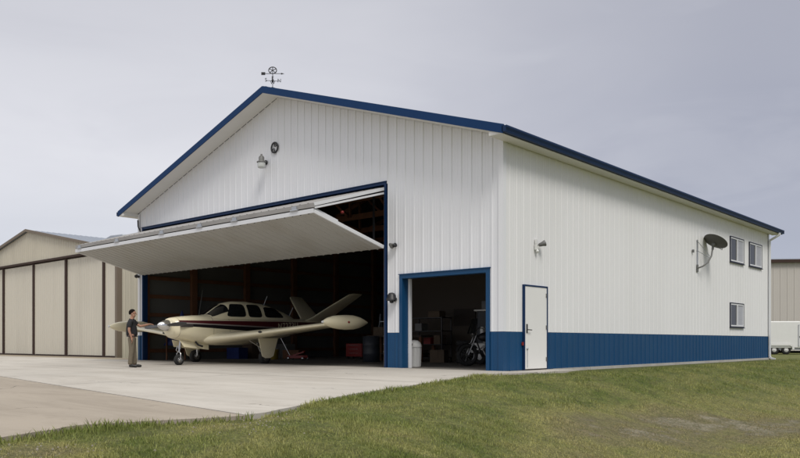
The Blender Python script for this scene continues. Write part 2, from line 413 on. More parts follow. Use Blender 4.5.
# roof, soffit, fascia
mb = MB()
for sx in (-1, 1):
    xe = RX+sx*(W/2+OH_S)
    n = int((L+OH_F+.5)/RIB); y0 = -OH_F; y1 = L+.5
    siding(mb, lambda s_, z, o, sx=sx: (RX+sx*z, s_, RIDGE-SLOPE*z+o+.012), y0, y1, .0, W/2+OH_S+.03, h=.02)
    mb.prism([(RX, y0+.03, RIDGE-.01), (xe, y0+.03, roof_top(xe)-.01), (xe, y0+.03, roof_top(xe)-.06), (RX, y0+.03, RIDGE-.06)], (0, L+.5+OH_F-.06, 0))
mb.beam((RX, -OH_F+.05, RIDGE+.012), (RX, L+.45, RIDGE+.012), .16, .02)
mb.build('roof', 'blue', hg)
def rake(y, mat, name, th=.03, h=.20, dz=0.):
    mb = MB()
    for sx in (-1, 1):
        xe = RX+sx*(W/2+OH_S+.02)
        pts = [(RX, y, RIDGE+.02+dz), (xe, y, roof_top(xe)+.02+dz), (xe, y, roof_top(xe)+.02+dz-h), (RX, y, RIDGE+.02+dz-h)]
        mb.prism(pts, (0, th, 0))
    return mb.build(name, mat, hg)
rake(-OH_F-.03, 'royal', 'rake_fascia'); rake(L+.5, 'royal', 'rake_fascia')
mb = MB()
for sx in (-1, 1):
    xe = RX+sx*(W/2+.03)
    mb = None
    for (ya, yb) in ((-OH_F, -.022), (L+.022, L+.5)):
        mb = MB(); mb.prism([(RX, ya, RIDGE-.15), (xe, ya, roof_top(xe)-.15), (xe, ya, roof_top(xe)-.17), (RX, ya, RIDGE-.17)], (0, yb-ya, 0)); mb.build('gable_soffit', 'soffit', hg)

for sx in (-1, 1):
    mb = MB()
    xi = RX+sx*(W/2+.024); xo = RX+sx*(W/2+OH_S-.02); z = roof_top(RX+W/2+OH_S)-.165
    mb.box(min(xi, xo), max(xi, xo), -OH_F, L+.48, z-.015, z)
    for ye in (-OH_F-.005, L+.47):         # boxed ends
        mb.prism([(xi, ye, z), (xo, ye, z), (xo, ye, z+.02), (xi, ye, roof_top(xi)-.15)], (0, .02, 0))
    mb.box(xi-.01, xi+.01, -OH_F+.02, -.03, z+.001, roof_top(xi)-.16)
    mb.build('eave_soffit', 'soffit', hg)
for sx in (-1, 1):
    mb = MB(); x = RX+sx*(W/2+OH_S); zt = roof_top(x)+.0
    prof = [(0, -.16), (.07, -.16), (.085, -.11), (.115, -.05), (.115, -.012), (.10, -.012), (.10, -.05), (.07, -.10), (.06, -.145), (.012, -.145), (.012, -.03), (0, -.03)]
    mb.prism([(x+sx*p, -OH_F-.02, zt+q+.0) for p, q in prof], (0, L+1.12, 0))
    mb.box(min(x, x+sx*.10), max(x, x+sx*.10), -OH_F-.03, -OH_F-.02, zt-.155, zt-.02); mb.box(min(x, x+sx*.10), max(x, x+sx*.10), L+.52, L+.53, zt-.155, zt-.02)
    mb.build('gutter', 'navy', hg)
zt = roof_top(.4)-.16
mb = MB()
pth = [(.46, L-.05, zt), (.46, L-.05, zt-.08), (.30, L-.06, zt-.18), (.08, L-.07, zt-.30), (.075, L-.07, zt-.42), (.075, L-.07, .05), (.12, L-.07, -.02), (.3, L-.07, -.06)]
for a, b in zip(pth, pth[1:]): mb.beam(a, b, .09, .07, up=(1, 0, 0))
mb.build('downspout', 'white_trim', hg)
# left downspout elbow near the front corner of the hidden side
mb = MB()
zl = roof_top(-16.8)-.16
pth = [(-W-.30, -.08, zl), (-W-.28, -.08, zl-.06), (-W+.05, -.07, zl-.14), (-W+.07, -.07, zl-.38), (-W+.33, -.07, zl-.72)]
for a, b in zip(pth[2:], pth[3:]): mb.tube([a, b], .025, 8)
mb.build('cable_conduit', 'black', hg)
# corner trims
for (x, y) in ((0, 0), (-W, 0), (0, L), (-W, L)):
    sx = 1 if x == 0 else -1; sy = -1 if y == 0 else 1
    for z0, z1, mt in ((WC, (roof_top(x)-.2), 'white_trim'), (0, WC-.004, 'blue')):
        mb = MB(); o = .026
        mb.box(min(x-sx*.11, x+sx*o), max(x-sx*.11, x+sx*o), min(y+sy*.0225, y+sy*o), max(y+sy*.0225, y+sy*o), z0, z1)
        mb.box(min(x+sx*.0225, x+sx*o), max(x+sx*.0225, x+sx*o), min(y-sy*.11, y+sy*.022), max(y-sy*.11, y+sy*.022), z0, z1)
        mb.build('corner_trim', mt, hg)
# opening trims: face trim + reveal
def opening(x0, x1, zt, w, dep, name):
    mb = MB(); f = .034
    for xa, xb in ((x0-w, x0), (x1, x1+w)): mb.box(xa, xb, -f, .0, 0, zt+w)
    mb.box(x0, x1, -f, .0, zt, zt+w)
    mb.box(x0-w, x0-.001, .001, dep, 0, zt); mb.box(x1+.001, x1+w, .001, dep, 0, zt); mb.box(x0-w, x1+w, .001, dep, zt+.001, zt+.08)
    mb.box(x0-w-.02, x1+w+.02, -f-.02, 0, zt+w+.001, zt+w+.02)
    return mb.build(name, 'navy' if name == 'bay_door_trim' else 'blue', hg)
opening(BO[0]+.1, BO[1]-.1, BO[2]-.02, .07, .16, 'bay_door_trim')
opening(SO[0]+.0, SO[1]-.0, SO[2], .10, .20, 'garage_door_trim')
# white track strip inside small opening and rolled garage curtain
mb = MB(); mb.box(SO[0]+.001, SO[0]+.05, .21, .30, 0, SO[2]); mb.build('door_track', 'white_trim', hg); mb = MB(); mb.box(SO[1]-.05, SO[1]-.001, .21, .30, 0, SO[2]); mb.build('door_track', 'white_trim', hg)
mb = MB(); mb.tube([(SO[0]-.1, .45, SO[2]+.28), (SO[1]+.1, .45, SO[2]+.28)], .2, 20); mb.build('rolled_door_curtain', 'plastwhite', hg)
# brownish weather strip on big opening's right jamb
mb = MB(); mb.box(BO[1]-.16, BO[1]-.105, .02, .14, 0, BO[2]-.1); mb.build('jamb_strip', 'tantrim', hg)
# partition between bay and garage
mb = MB(); mb.box(-9.6, -.06, 6.6, 6.7, 0, 5.2); mb.build('partition_wall', 'ply', hg)

# man door
md = MB(); md.box(.003, .05, DY[0]+.042, DY[1]-.037, .02, DY[2]-.037)
for z0, z1 in ((.16, .92), (1.06, 1.90)):
    pass
door = md.build('entry_door', 'doorwhite', hg); bevel(door, .006)
mb = MB(); f = .062
mb.box(.0, f, DY[0], DY[0]+.04, 0, DY[2]); mb.box(.0, f, DY[1]-.035, DY[1], 0, DY[2]); mb.box(.0, f, DY[0]+.04, DY[1]-.035, DY[2]-.035, DY[2])
mb.build('door_frame', 'navy', door)
mb = MB(); mb.box(.052, .064, DY[0]+.10, DY[0]+.15, .90, 1.12); mb.tube([(.06, DY[0]+.125, .98), (.11, DY[0]+.125, .98), (.11, DY[0]+.26, .975)], .012, 8); mb.build('door_handle', 'black', door)
mb = MB(); mb.lathe((.05, DY[0]+.14, .52), (1, 0, 0), [(.03, 0), (.03, .02), (.0, .03)], 12); mb.tube([(.06, DY[0]+.14, .5), (.06, DY[0]+.14, .06)], .006, 6); mb.build('door_stop', 'galv', door)
for z in (.25, 1.05, 1.85):
    mb = MB(); mb.box(.05, .066, DY[1]-.085, DY[1]-.05, z-.05, z+.05); mb.build('hinge', 'dishmount', door)
mb = MB(); mb.box(.02, .05, DY[0]-.06, DY[0]-.01, .60, .68); mb.build('electric_outlet', 'red', hg)
# windows
for i, (a, b, c, d) in enumerate(WN):
    mb = MB(); f = .045; w = .035
    mb.box(0, f, a, a+w, c, d); mb.box(0, f, b-w, b, c, d); mb.box(0, f, a+w, b-w, c, c+w); mb.box(0, f, a+w, b-w, d-w, d)
    mb.box(0, f+.02, a-.03, b+.03, c-.03, c-.001)
    win = mb.build('window', 'winframe', hg)
    mb = MB(); f = .036; u = .05; a2, b2, c2, d2 = a+w, b-w, c+w, d-w; mid = (a+b)/2
    mb.box(.0, f, a2, a2+u, c2, d2); mb.box(.0, f, b2-u, b2, c2, d2); mb.box(0, f, a2+u, b2-u, c2, c2+u); mb.box(0, f, a2+u, b2-u, d2-u, d2); mb.box(0, f+.006, mid-.04, mid+.04, c2+u, d2-u)
    mb.build('window_frame', 'white_trim', win)
    mb = MB(); mb.box(-.01, .012, a2+u, mid-.04, c2+u, d2-u); mb.build('pane', 'glass', win)
    mb = MB(); mb.box(-.01, .016, mid+.04, b2-u, c2+u, d2-u)
    for k in range(1, 3): z = c2+u+(d2-c2-2*u)*k/3; mb.box(.016, .019, mid+.04, b2-u, z-.008, z+.008)
    mb.box(.016, .019, (mid+b2)/2-.008, (mid+b2)/2+.008, c2+u, d2-u)
    mb.build('window_blind', 'blind', win)

# bifold door
FZ, FY = 4.06, -2.54
x0, x1 = BO[0]+.06, BO[1]-.12
bd = MB()
up = (Vector((0, 0, 4.82)), Vector((0, FY, FZ))); lo = (Vector((0, FY, FZ-.10)), Vector((0, -.06, 3.20)))
def leaf(a, b, side, nm, mt):
    d = (b-a).normalized(); n = Vector((0, -d.z, d.y))*side; Ln = (b-a).length
    mb = MB(); siding(mb, lambda s_, z, o: (s_, (a+d*z+n*(o)).y, (a+d*z+n*(o)).z), x0, x1, 0, Ln)
    return mb, d, n, Ln
# upper leaf: outside skin faces up
a, b = up; d = (b-a).normalized(); nu = Vector((0, d.z, -d.y)); nu = nu if nu.z > 0 else -nu
bdo = MB()
for x in (x0+.03, x0+3.1, (x0+x1)/2, x1-3.1, x1-.03):
    p = a-nu*.09; q = b-nu*.09
    if abs(x-x0) > .1 and abs(x-x1) > .1: bdo.beam((x, p.y, p.z), (x, q.y, q.z), .06, .09)
for k in (.02, .5, .97):
    p = a+(b-a)*k-nu*.14; bdo.beam((x0+.06, p.y, p.z), (x1-.06, p.y, p.z), .06, .06)
BD = bdo.build('bifold_door', 'black', hg)
mb = MB(); siding(mb, lambda s_, z, o: (s_, (a+d*z+nu*o*.6).y, (a+d*z+nu*o*.6).z), x0+.003, x1-.003, 0, (b-a).length); mb.build('upper_leaf', 'doortop', BD)
for x in (x0, x1):
    mb = MB(); p = a-nu*.04; q = b-nu*.04; mb.beam((x, p.y, p.z), (x, q.y, q.z), .05, .08, up=(0, nu.y, nu.z))
    p = a-nu*.15; q = b-nu*.12; mb.beam((x, p.y, p.z), (x, q.y, q.z), .04, .05, up=(0, nu.y, nu.z)); mb.build('upper_leaf_edge', 'dooredge', BD)
mb = MB(); mb.box(x0-.02, x1+.02, FY-.035, FY+.03, FZ-.115, FZ-.008); mb.build('upper_leaf_rail', 'doortop', BD)
a2, b2 = lo; d2 = (b2-a2).normalized(); nl = Vector((0, d2.z, -d2.y)); nl = nl if nl.z < 0 else -nl
a2 = a2+Vector((0, 0, -.14)); b2 = b2+Vector((0, 0, -.02)); d2 = (b2-a2).normalized()
mb = MB(); siding(mb, lambda s_, z, o: (s_, (a2+d2*z+nl*o).y, (a2+d2*z+nl*o).z), x0+.003, x1-.003, .02, (b2-a2).length); mb.build('lower_leaf', 'doorskin', BD)
mb = MB()
for x in (x0, x1):
    p = a2-nl*.04; q = b2-nl*.04; mb.beam((x, p.y, p.z), (x, q.y, q.z), .05, .09, up=(0, nl.y, nl.z))
mb.box(x0-.025, x1+.025, a2.y-.035, a2.y-.005, a2.z-.012, a2.z+.095)
mb.build('lower_leaf_edge', 'dooredge', BD)
mb = MB(); mb.box(x0+.03, x1-.03, a2.y+.0, a2.y+.04, a2.z+.0, a2.z+.10)
for k in (.1, .5, .95):
    p = a2+(b2-a2)*k-nl*.05; mb.beam((x0+.06, p.y, p.z), (x1-.06, p.y, p.z), .06, .06)
n_ = 12
for i in range(1, n_):
    x = x0+(x1-x0)*i/n_; p = a2-nl*.05; q = b2-nl*.05; mb.beam((x, p.y, p.z), (x, q.y, q.z), .05, .05)
mb.build('lower_leaf_frame', 'black', BD)
for k in (.0, .22, .45, .62, .76, .97):
    x = x0+.3+(x1-x0-.6)*k; mb = MB()
    mb.box(x-.09, x+.09, FY-.055, FY-.03, FZ-.15, FZ-.03); mb.tube([(x-.14, FY-.05, FZ-.125), (x+.14, FY-.05, FZ-.125)], .022, 10)
    mb.build('fold_hinge', 'galv', BD)
for k in (.04, .28, .52, .76, .96):
    x = x0+(x1-x0)*k; mb = MB(); mb.box(x-.04, x+.04, .10, .105, 3.2, 4.8); mb.build('lift_strap', 'black', BD)
mb = MB(); mb.beam((x1-.1, FY+.15, FZ-.13), (x1-.1, FY+.9, FZ-.33), .05, .05, 0); mb.build('stay_arm', 'dooredge', BD)
mb = MB(); mb.lathe((x1-.15, -1.45, 3.98), (1, 0, 0), [(.035, 0), (.035, .06), (0, .06)], 12); mb.build('warning_light', 'red', BD)

# ------------------------------------------------------------------ pavement & ground
EDGE = [(25., .30), (1.2, .35), (.6, .95), (2.3, .95)]
slab_edge = [(.0, .95), (-.6, .75), (-1.2, .35), (-2.4, .62), (-3.6, 1.05), (-5.3, 1.5), (-6.3, 1.75), (-7.2, 2.02), (-8.1, 2.42), (-8.9, 2.8), (-9.5, 3.05)]
old_edge = [(-9.62, 3.05), (-10.2, 2.82), (-10.8, 2.55), (-11.3, 2.35), (-11.8, 2.6), (-12.3, 2.78), (-14, 2.9), (-18, 2.6), (-24, 2.5), (-60, 2.5)]
def interp(tab, y):
    tab = sorted(tab)
    if y <= tab[0][0]: return tab[0][1]
    for (a, b), (c, d) in zip(tab, tab[1:]):
        if y <= c: return b+(d-b)*(y-a)/(c-a)
    return tab[-1][1]
def lipx(y):
    if y > 0: return .35+.65*min(1, max(0, (y-1.5)/1.5)) if y > .3 else 1.0
    return interp(slab_edge+old_edge, y)
def wob(y, a=.05): return a*noise.noise(Vector((y*1.7, 3.1, 0)))+a*.5*noise.noise(Vector((y*6, 9.1, 0)))
# slab polygons (top follows slab_z), joint line leaves a step to the old pavement
def pave(name, pts, th, mat, zf):
    mb = MB(); n = len(pts)
    top = [(x, y, zf(x, y)) for x, y in pts]; bot = [(x, y, zf(x, y)-th) for x, y in pts]
    mb.add(top+bot, [tuple(range(n))]+[(i, (i+1) % n, (i+1) % n+n, i+n) for i in range(n)])
    return tag(mb.build(name, mat), kind='structure')
def joint_y(x): return -7.82-.155*(x+8.82) if x > -60 else -.0    # seam between the new and the old pavement
def dens(tab):
    out = []
    ys = np.arange(tab[0][0], tab[-1][0], -.18)
    for y in ys: out.append((interp(tab, y)+wob(y, .07), y))
    return out
e1 = dens(slab_edge)
zn = lambda x, y: slab_z(y)
jp = [(x, joint_y(x)) for x in (3.0, -2, -8.8, -20, -34)]
pave('concrete_apron', [(.95, -.004)]+e1+jp+[(-34, -.004)], .14, 'slab', zn)
zo = lambda x, y: slab_z(y)-.006
e2 = dens(old_edge[:9])
pave('old_pavement', [(3.0, joint_y(3.0)-.012)]+e2+[(2.5, -60), (-90, -60), (-90, 0.5), (-34.02, .5), (-34.02, joint_y(-34)-.012)]+[(x, y-.012) for x, y in jp[::-1][1:-1]], .16, 'oldslab', zo)
pave('gravel_strip', [(-16.6, .0), (-16.6, 1.9), (-60, 1.9), (-60, .0)], .1, 'gravel', lambda x, y: -.012)
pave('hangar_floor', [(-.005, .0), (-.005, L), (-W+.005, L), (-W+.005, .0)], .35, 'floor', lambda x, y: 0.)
mb = MB(); mb.box(0.0, .055, 2.3, L+.05, -.35, -.002); mb.box(-W-.05, .055, L+.001, L+.055, -.35, -.004); mb.box(-W-.055, -W, 0.0, L, -.35, -.003)
tag(mb.build('foundation_strip', 'found'), kind='structure')
pave('door_stoop', [(.0, .002), (.0, 2.29), (.75, 2.29), (.80, .9), (.95, .002)], .2, 'slab', lambda x, y: -.012)
# control joints cut in the apron (dark sealant strips, 3 mm proud of nothing: thin sheets)
mb = MB()
for x in (-4.3, -8.4, -12.5):
    vs = []; y0, y1 = -.02, joint_y(x)+.02
    mb.add([(x-.012, y0, slab_z(y0)+.003), (x+.012, y0, slab_z(y0)+.003), (x+.012, y1, slab_z(y1)+.003), (x-.012, y1, slab_z(y1)+.003)], [(0, 1, 2, 3)])
for y in (-4.2,):
    mb.add([(-33, y-.012, slab_z(y)+.004), (-33, y+.012, slab_z(y)+.004), (1.0, y+.012, slab_z(y)+.004), (1.0, y-.012, slab_z(y)+.004)], [(0, 1, 2, 3)])
tag(mb.build('apron_joints', paint('joint_sealant', (.27, .25, .22), .9)), kind='structure')

def sst(t): t = max(0., min(1., t)); return t*t*(3-2*t)
def gz(x, y):
    e = lipx(y); dx = x-e
    base = slab_z(y)-(.05 if y < -9.5 else .035)
    if y > 2.3: base = -.07
    far = 1-.75*sst((y-26)/22)
    depth = .86*far
    if dx < 0:
        if y < 2.2 or -16.6 < x < .06: return base-.12 if (y < 2.2) else -.3
        return base
    wd = 4.6 if y > 0 else 5.6
    z = base-.025*sst(dx/.5)-depth*sst((dx-.15)/wd)
    z += .25*sst((dx-9)/30)
    z += .025*noise.noise(Vector((x*.9, y*.9, 0)))*sst(dx/.8)+.010*noise.noise(Vector((x*3.1, y*3.1, 2)))
    return z
def dryness(x, y):
    """0 on the watered bank, ~.5 in the mown swale, 1 on dead turf"""
    e = lipx(y); dx = x-e
    d = .0+.55*sst((dx-1.9)/2.0)
    # lane of dead turf crossing the swale to the right of the camera
    cx_ = 5.1+.30*(y+1.6)+.5*noise.noise(Vector((y*.5, 3, 3))); q = math.exp(-((x-cx_)/1.05)**2)*sst((y+6.5)/2.5)*sst((6-y)/5)
    d += .62*q*(1+.5*noise.noise(Vector((x*.9, y*.6, 8))))
    q2 = math.exp(-(((x-4.8)/.9)**2+((y+8.9)/.55)**2)); d += .35*q2
    q3 = math.exp(-(((x-3.25)/.30)**2+((y+9.9)/.9)**2)); d += .75*q3
    q4 = math.exp(-(((x-3.3)/.45)**2+((y+12.1)/.6)**2)); d += .75*q4
    if y > 24: d += .28*sst((y-24)/8)
    return min(1., d)
xs = list(np.concatenate([-np.geomspace(900, 18, 14), np.arange(-16, .2, 1.6), np.arange(.2, 12, .14), np.arange(12, 24, .8), np.geomspace(25, 900, 14)]))
ys = list(np.concatenate([-np.geomspace(900, 22, 12), np.arange(-20, -13, .5), np.arange(-13, 8, .16), np.arange(8, 30, .4), np.arange(30, 70, 2), np.geomspace(72, 1500, 14)]))
vs = []; dr = []
for x in xs:
    for y in ys: vs.append((x, y, gz(x, y))); dr.append(dryness(x, y))
nY = len(ys); fs = [(i*nY+j, (i+1)*nY+j, (i+1)*nY+j+1, i*nY+j+1) for i in range(len(xs)-1) for j in range(nY-1)]
mb = MB(); mb.add(vs, fs, 0, True); gr = tag(mb.build('ground', 'ground'), kind='structure')
at = gr.data.attributes.new('dry', 'FLOAT', 'POINT'); at.data.foreach_set('value', dr)

# grass blades: one mesh of small blades, denser near the camera and tufts along the paving
CAM = (10.06, -14.96, .68); YAW = math.radians(41.6)
fwd = (-math.sin(YAW), math.cos(YAW)); rgt = (math.cos(YAW), math.sin(YAW))
rng = random.Random(3)
BV = []; BF = []; BD_ = []; BVAR = []
def blade(x, y, h, w, dv, var):
    z = gz(x, y)-.01; a = rng.uniform(0, 2*PI); ca, sa = math.cos(a), math.sin(a); ln = rng.uniform(.1, .75)*h; b = rng.uniform(0, 2*PI)
    lx, ly = math.cos(b)*ln, math.sin(b)*ln; o = len(BV)
    BV.extend([(x-ca*w, y-sa*w, z), (x+ca*w, y+sa*w, z), (x+ca*w*.7+lx*.4, y+sa*w*.7+ly*.4, z+h*.6), (x-ca*w*.7+lx*.4, y-sa*w*.7+ly*.4, z+h*.6), (x+lx, y+ly, z+h)])
    BF.append((o, o+1, o+2, o+3)); BF.append((o+3, o+2, o+4)); BD_.extend([dv]*5); BVAR.extend([var]*5)
cnt = 0
for _ in range(1100000):
    if cnt > 190000: break
    D = 6.0+26*rng.random()**1.6
    r = rng.uniform(-.60, .60); x = CAM[0]+fwd[0]*D+rgt[0]*r*D; y = CAM[1]+fwd[1]*D+rgt[1]*r*D
    e = lipx(y)
    if x < e+.03 or x < .09 or (0 < y < 2.32 and x < 1.0): continue
    if noise.noise(Vector((x*2.2, y*2.2, 4)))+noise.noise(Vector((x*.7, y*.7, 14)))*.6 < rng.uniform(-.9, .1): continue
    dv = dryness(x, y)
    if dv > .85 and rng.random() < .15+.55*(noise.noise(Vector((x*1.6, y*1.6, 21))) > .05): continue
    cl_ = noise.noise(Vector((x*2.6, y*2.6, 31))); hh = (.016+.024*rng.random()**1.8)*(1.15-.45*dv)*(1+.6*noise.noise(Vector((x*1.1, y*1.1, 7)))+(1.1*max(0, cl_-.18)))
    if rng.random() < .012: hh *= 2.2
    blade(x, y, hh*(1+D*.012), .0021+.00024*D, dv, rng.random()); cnt += 1
def fringe(x, y, n, sp, h0, h1, dv=.0):
    for _ in range(n):
        px, py = x+rng.gauss(0, sp), y+rng.gauss(0, sp)
        if px < lipx(py)-.10: continue
        blade(px, py, rng.uniform(h0, h1), .006, dv, rng.random()*.8)
y = -.9
while y > -14:
    e = lipx(y); k = .5+.5*noise.noise(Vector((y*1.3, 0, 5)))
    if y > -8.6 or y < -9.9: fringe(e+.06, y, int(8+26*max(0, k)), .06, .03, .06+.08*max(0, k))
    y -= .07
y = 2.35
while y < L: fringe(.16, y, 5, .05, .03, .09); y += .07
for (x, y, n, sp, h) in ((2.5, -11.1, 130, .11, .14), (2.6, -10.8, 60, .10, .12), (3.05, -9.75, 30, .05, .14), (1.15, -4.0, 110, .12, .14), (1.35, -4.6, 60, .10, .12), (.5, -2.0, 80, .12, .12), (.95, .7, 50, .1, .12), (.98, 1.5, 60, .1, .10), (3.0, -9.3, 40, .08, .10)):
    fringe(x+.08, y, n, sp, h*.4, h)
me = bpy.data.meshes.new('grass'); me.from_pydata(BV, [], BF); me.update(); me.materials.append(M['grass'])
a_ = me.attributes.new('dry', 'FLOAT', 'POINT'); a_.data.foreach_set('value', BD_)
a_ = me.attributes.new('var', 'FLOAT', 'POINT'); a_.data.foreach_set('value', BVAR)
go = bpy.data.objects.new('grass', me); C.objects.link(go); tag(go, 'short mown grass with dry patches on the bank', 'grass', kind='stuff')
# crumbs of broken concrete along the pavement end
mb = MB()
for _ in range(170):
    if rng.random() < .6: x, y = 3.2+rng.gauss(.1, .22), -9.8+rng.gauss(0, .5)
    else: x, y = 3.1+rng.gauss(.2, .25), -12.2+rng.gauss(0, .5)
    r = rng.uniform(.005, .016); z = gz(x, y)+r*.3
    if x < lipx(y)+.02: continue
    pts = []
    base = [Vector((math.cos(t)*rng.uniform(.6, 1.2), math.sin(t)*rng.uniform(.6, 1.2), -.4)) for t in (0, 1.2, 2.5, 3.7, 5)]
    top = [Vector((p.x*.6, p.y*.6, rng.uniform(.3, .6))) for p in base]
    P_ = [Vector((x, y, z))+p*r for p in base+top]
    mb.add(P_, [tuple(range(5))[::-1], tuple(range(5, 10))]+[(i, (i+1) % 5, (i+1) % 5+5, i+5) for i in range(5)])
tag(mb.build('gravel_crumbs', paint('crumb_stone', (.27, .24, .20), .9, 0, .4, 20)), 'scattered pale stone crumbs at the broken pavement edge', 'gravel', kind='stuff')

# ------------------------------------------------------------------ neighbour hangar (tan)
NX0, NX1, NY, NR, NSL = -40.5, -21.75, 2.0, -31.12, .183
nh = thing('tan_hangar', 'tan steel hangar with low gable and closed sliding doors left of the white hangar', 'hangar', (-31.1, 2, 0))
def nl_(mb, name, mat, par=None):
    o = mb.build(name, mat); o.parent = par or nh
    o.matrix_parent_inverse = Matrix.Identity(4)
    if par is None: o.location = (-nh.location.x, -nh.location.y, 0)
    return o
ntop = lambda x: 6.54-NSL*abs(x-NR)
mb = MB(); siding(mb, lambda s, z, o: (s, NY-o, z), NX0, NX1, 4.86, lambda s: max(4.87, ntop(s)-.08), rib=.26, h=.018)
nl_(mb, 'gable_wall', 'tan')
mb = MB(); siding(mb, lambda s, z, o: (NX1+o, s, z), NY, NY+22, -.05, ntop(NX1)-.05, rib=.26); siding(mb, lambda s, z, o: (NX0-o, s, z), NY, NY+22, -.05, ntop(NX0)-.05, rib=.26)
mb.add([(NX0, NY+22, 0), (NX1, NY+22, 0), (NX1, NY+22, 4.8), (NR, NY+22, 6.4), (NX0, NY+22, 4.8)], [(0, 1, 2, 3, 4)])
nl_(mb, 'side_walls', 'tan')
mb = MB()
for sx, xe in ((1, NX1+.12), (-1, NX0-.12)):
    siding(mb, lambda s, z, o, sx=sx: (NR+sx*z, s, 6.56-NSL*z+o), NY-.12, NY+22.1, 0, abs(xe-NR), rib=.3)
    mb.prism([(NR, NY-.12, 6.55), (xe, NY-.12, ntop(xe)), (xe, NY-.12, ntop(xe)-.05), (NR, NY-.12, 6.49)], (0, 22.2, 0))
nl_(mb, 'roof', 'greyroof')
mb = MB()
for sx, xe in ((1, NX1+.14), (-1, NX0-.14)):
    mb.prism([(NR, NY-.15, 6.60), (xe, NY-.15, ntop(xe)+.05), (xe, NY-.15, ntop(xe)-.08), (NR, NY-.15, 6.46)], (0, .03, 0))
nl_(mb, 'rake_trim', 'tantrim')
mb = MB(); mb.box(NX0, NX1, NY-.10, NY-.03, 4.76, 4.855); mb.box(NX0, NX1, NY+.1, NY+.35, 4.4, 4.85); nl_(mb, 'door_track', 'darkgap')  # dark bar along the track stands in for the header's shadow line
gaps = [-38.3, -34.4, -30.5, -26.82, -23.05, NX1-.12]
for i in range(len(gaps)-1):
    a, b = gaps[i]+.115, gaps[i+1]-.115
    if i == len(gaps)-2: b = NX1-.22
    mb = MB(); yy = NY+.06+(i % 2)*.015
    siding(mb, lambda s, z, o: (s, yy-o, z), a, b, .06, 4.70, rib=.235, h=.014, w=.02)
    mb.box(a, a+.04, yy-.02, yy+.05, .05, 4.7); mb.box(b-.04, b, yy-.02, yy+.05, .05, 4.7)
    nl_(mb, 'sliding_door_panel', 'tandoor')
mb = MB(); mb.box(NX0, NX1-.2, NY+.2, NY+.24, 0, 4.8); nl_(mb, 'gap_shade_backing', 'darkgap')  # dark sheet so the openings between panels read as shade
for g in gaps[1:-1]:
    mb = MB(); mb.box(g-.085, g+.085, NY-.01, NY+.05, .0, 4.75); nl_(mb, 'gap_shade_strip', 'darkgap')  # dark strips standing in for the shaded gaps between door panels
mb = MB(); mb.box(NX1-.16, NX1+.03, NY-.04, NY+.2, -.05, 4.84); nl_(mb, 'corner_post', 'tantrim')
mb = MB(); mb.box(NX0, NX1-.22, NY-.02, NY+.16, -.02, .045); nl_(mb, 'base_shadow_line', 'darkgap')  # dark strip standing in for the shadow line below the doors
mb = MB(); zr = ntop(-26.9)
mb.prism([(-27.9, 4.6, zr), (-25.9, 4.6, zr-.2), (-25.9, 4.6, zr+.24), (-26.2, 4.6, zr+.40), (-27.4, 4.6, zr+.44), (-27.9, 4.6, zr+.34)], (0, 1.6, 0))
vent = tag(mb.build('roof_ventilator', 'galv'), 'grey sheet metal ventilator box on the tan hangar roof', 'roof vent'); bevel(vent, .05, 3)

# ------------------------------------------------------------------ far right: beige building and trailer
def at_px(D, r): return (CAM[0]+fwd[0]*D+rgt[0]*r*D, CAM[1]+fwd[1]*D+rgt[1]*r*D)
fx, fy = at_px(68, .49)
fb = thing('beige_building', 'large beige steel building with dark eave line behind the white trailer', 'building', (fx, fy, -.1), math.radians(36))
mb = MB(); siding(mb, lambda s, z, o: (s, -o, z), -14, 26, 0, 7.9, rib=.6, h=.04, w=.06); mb.box(-14, 26, .05, 20, 0, 7.85); mb.build('wall', paint('beige_far', (.50, .47, .43), .6, 0, .05, .3), fb)
mb = MB(); mb.box(-14.4, 26.4, -.35, -.1, 7.85, 8.12); mb.build('eave_trim', 'darkgap', fb)
mb = MB(); mb.prism([(-14.4, -.1, 8.1), (-14.4, 10, 9.3), (-14.4, 20.4, 8.1), (-14.4, 20.4, 7.95), (-14.4, -.1, 7.95)], (40.8, 0, 0)); mb.build('roof', 'greyroof', fb)
tx, ty = at_px(60, .4915)
tr = thing('cargo_trailer', 'white enclosed cargo trailer parked on grass beside the beige building', 'trailer', (tx, ty, gz(tx, ty)), math.radians(38))
mb = MB(); mb.box(-3.0, 4.6, 0, 2.2, .50, 2.62); b_ = mb.build('body', 'plastwhite', tr); bevel(b_, .08, 3)
mb = MB(); mb.box(-2.9, 4.5, .1, 2.1, .38, .49); mb.build('chassis', 'galv', tr)
mb = MB()
mb.box(1.85, 2.7, -.025, .0, .66, 2.3)
dr_ = mb.build('side_door', paint('trailer_door', (.66, .66, .66), .5), tr)
mb = MB(); mb.box(1.8, 1.845, -.03, .0, .62, 2.34); mb.box(2.705, 2.75, -.03, .0, .62, 2.34); mb.box(1.845, 2.705, -.03, 0, 2.305, 2.34); mb.build('door_trim', 'galv', dr_)
mb = MB(); mb.box(1.9, 2.05, -.07, -.02, 1.35, 1.45); mb.build('handle', 'black', dr_)
for x in (-.0, .92):
    for yy in (.05, 1.95):
        mb = MB(); mb.lathe((x, yy-.02, .36), (0, 1, 0), [(.18, 0), (.30, 0), (.36, .03), (.36, .19), (.30, .22), (.18, .22)], 22); w_ = mb.build('wheel', 'rubber', tr)
        mb = MB(); mb.lathe((x, yy-.02, .36), (0, 1, 0), [(.0, .03), (.06, .02), (.08, .05), (.18, .01), (.19, .2)], 18); mb.build('rim', 'plastwhite', w_)
mb = MB()
arc = [(x, z) for x, z in [(-.50, .40), (-.46, .66), (-.28, .78), (1.20, .78), (1.38, .66), (1.42, .40)]]
for (a, b) in zip(arc, arc[1:]): mb.beam((a[0], -.06, a[1]), (b[0], -.06, b[1]), .16, .03, up=(0, 1, 0))
mb.build('fender', 'plastwhite', tr)
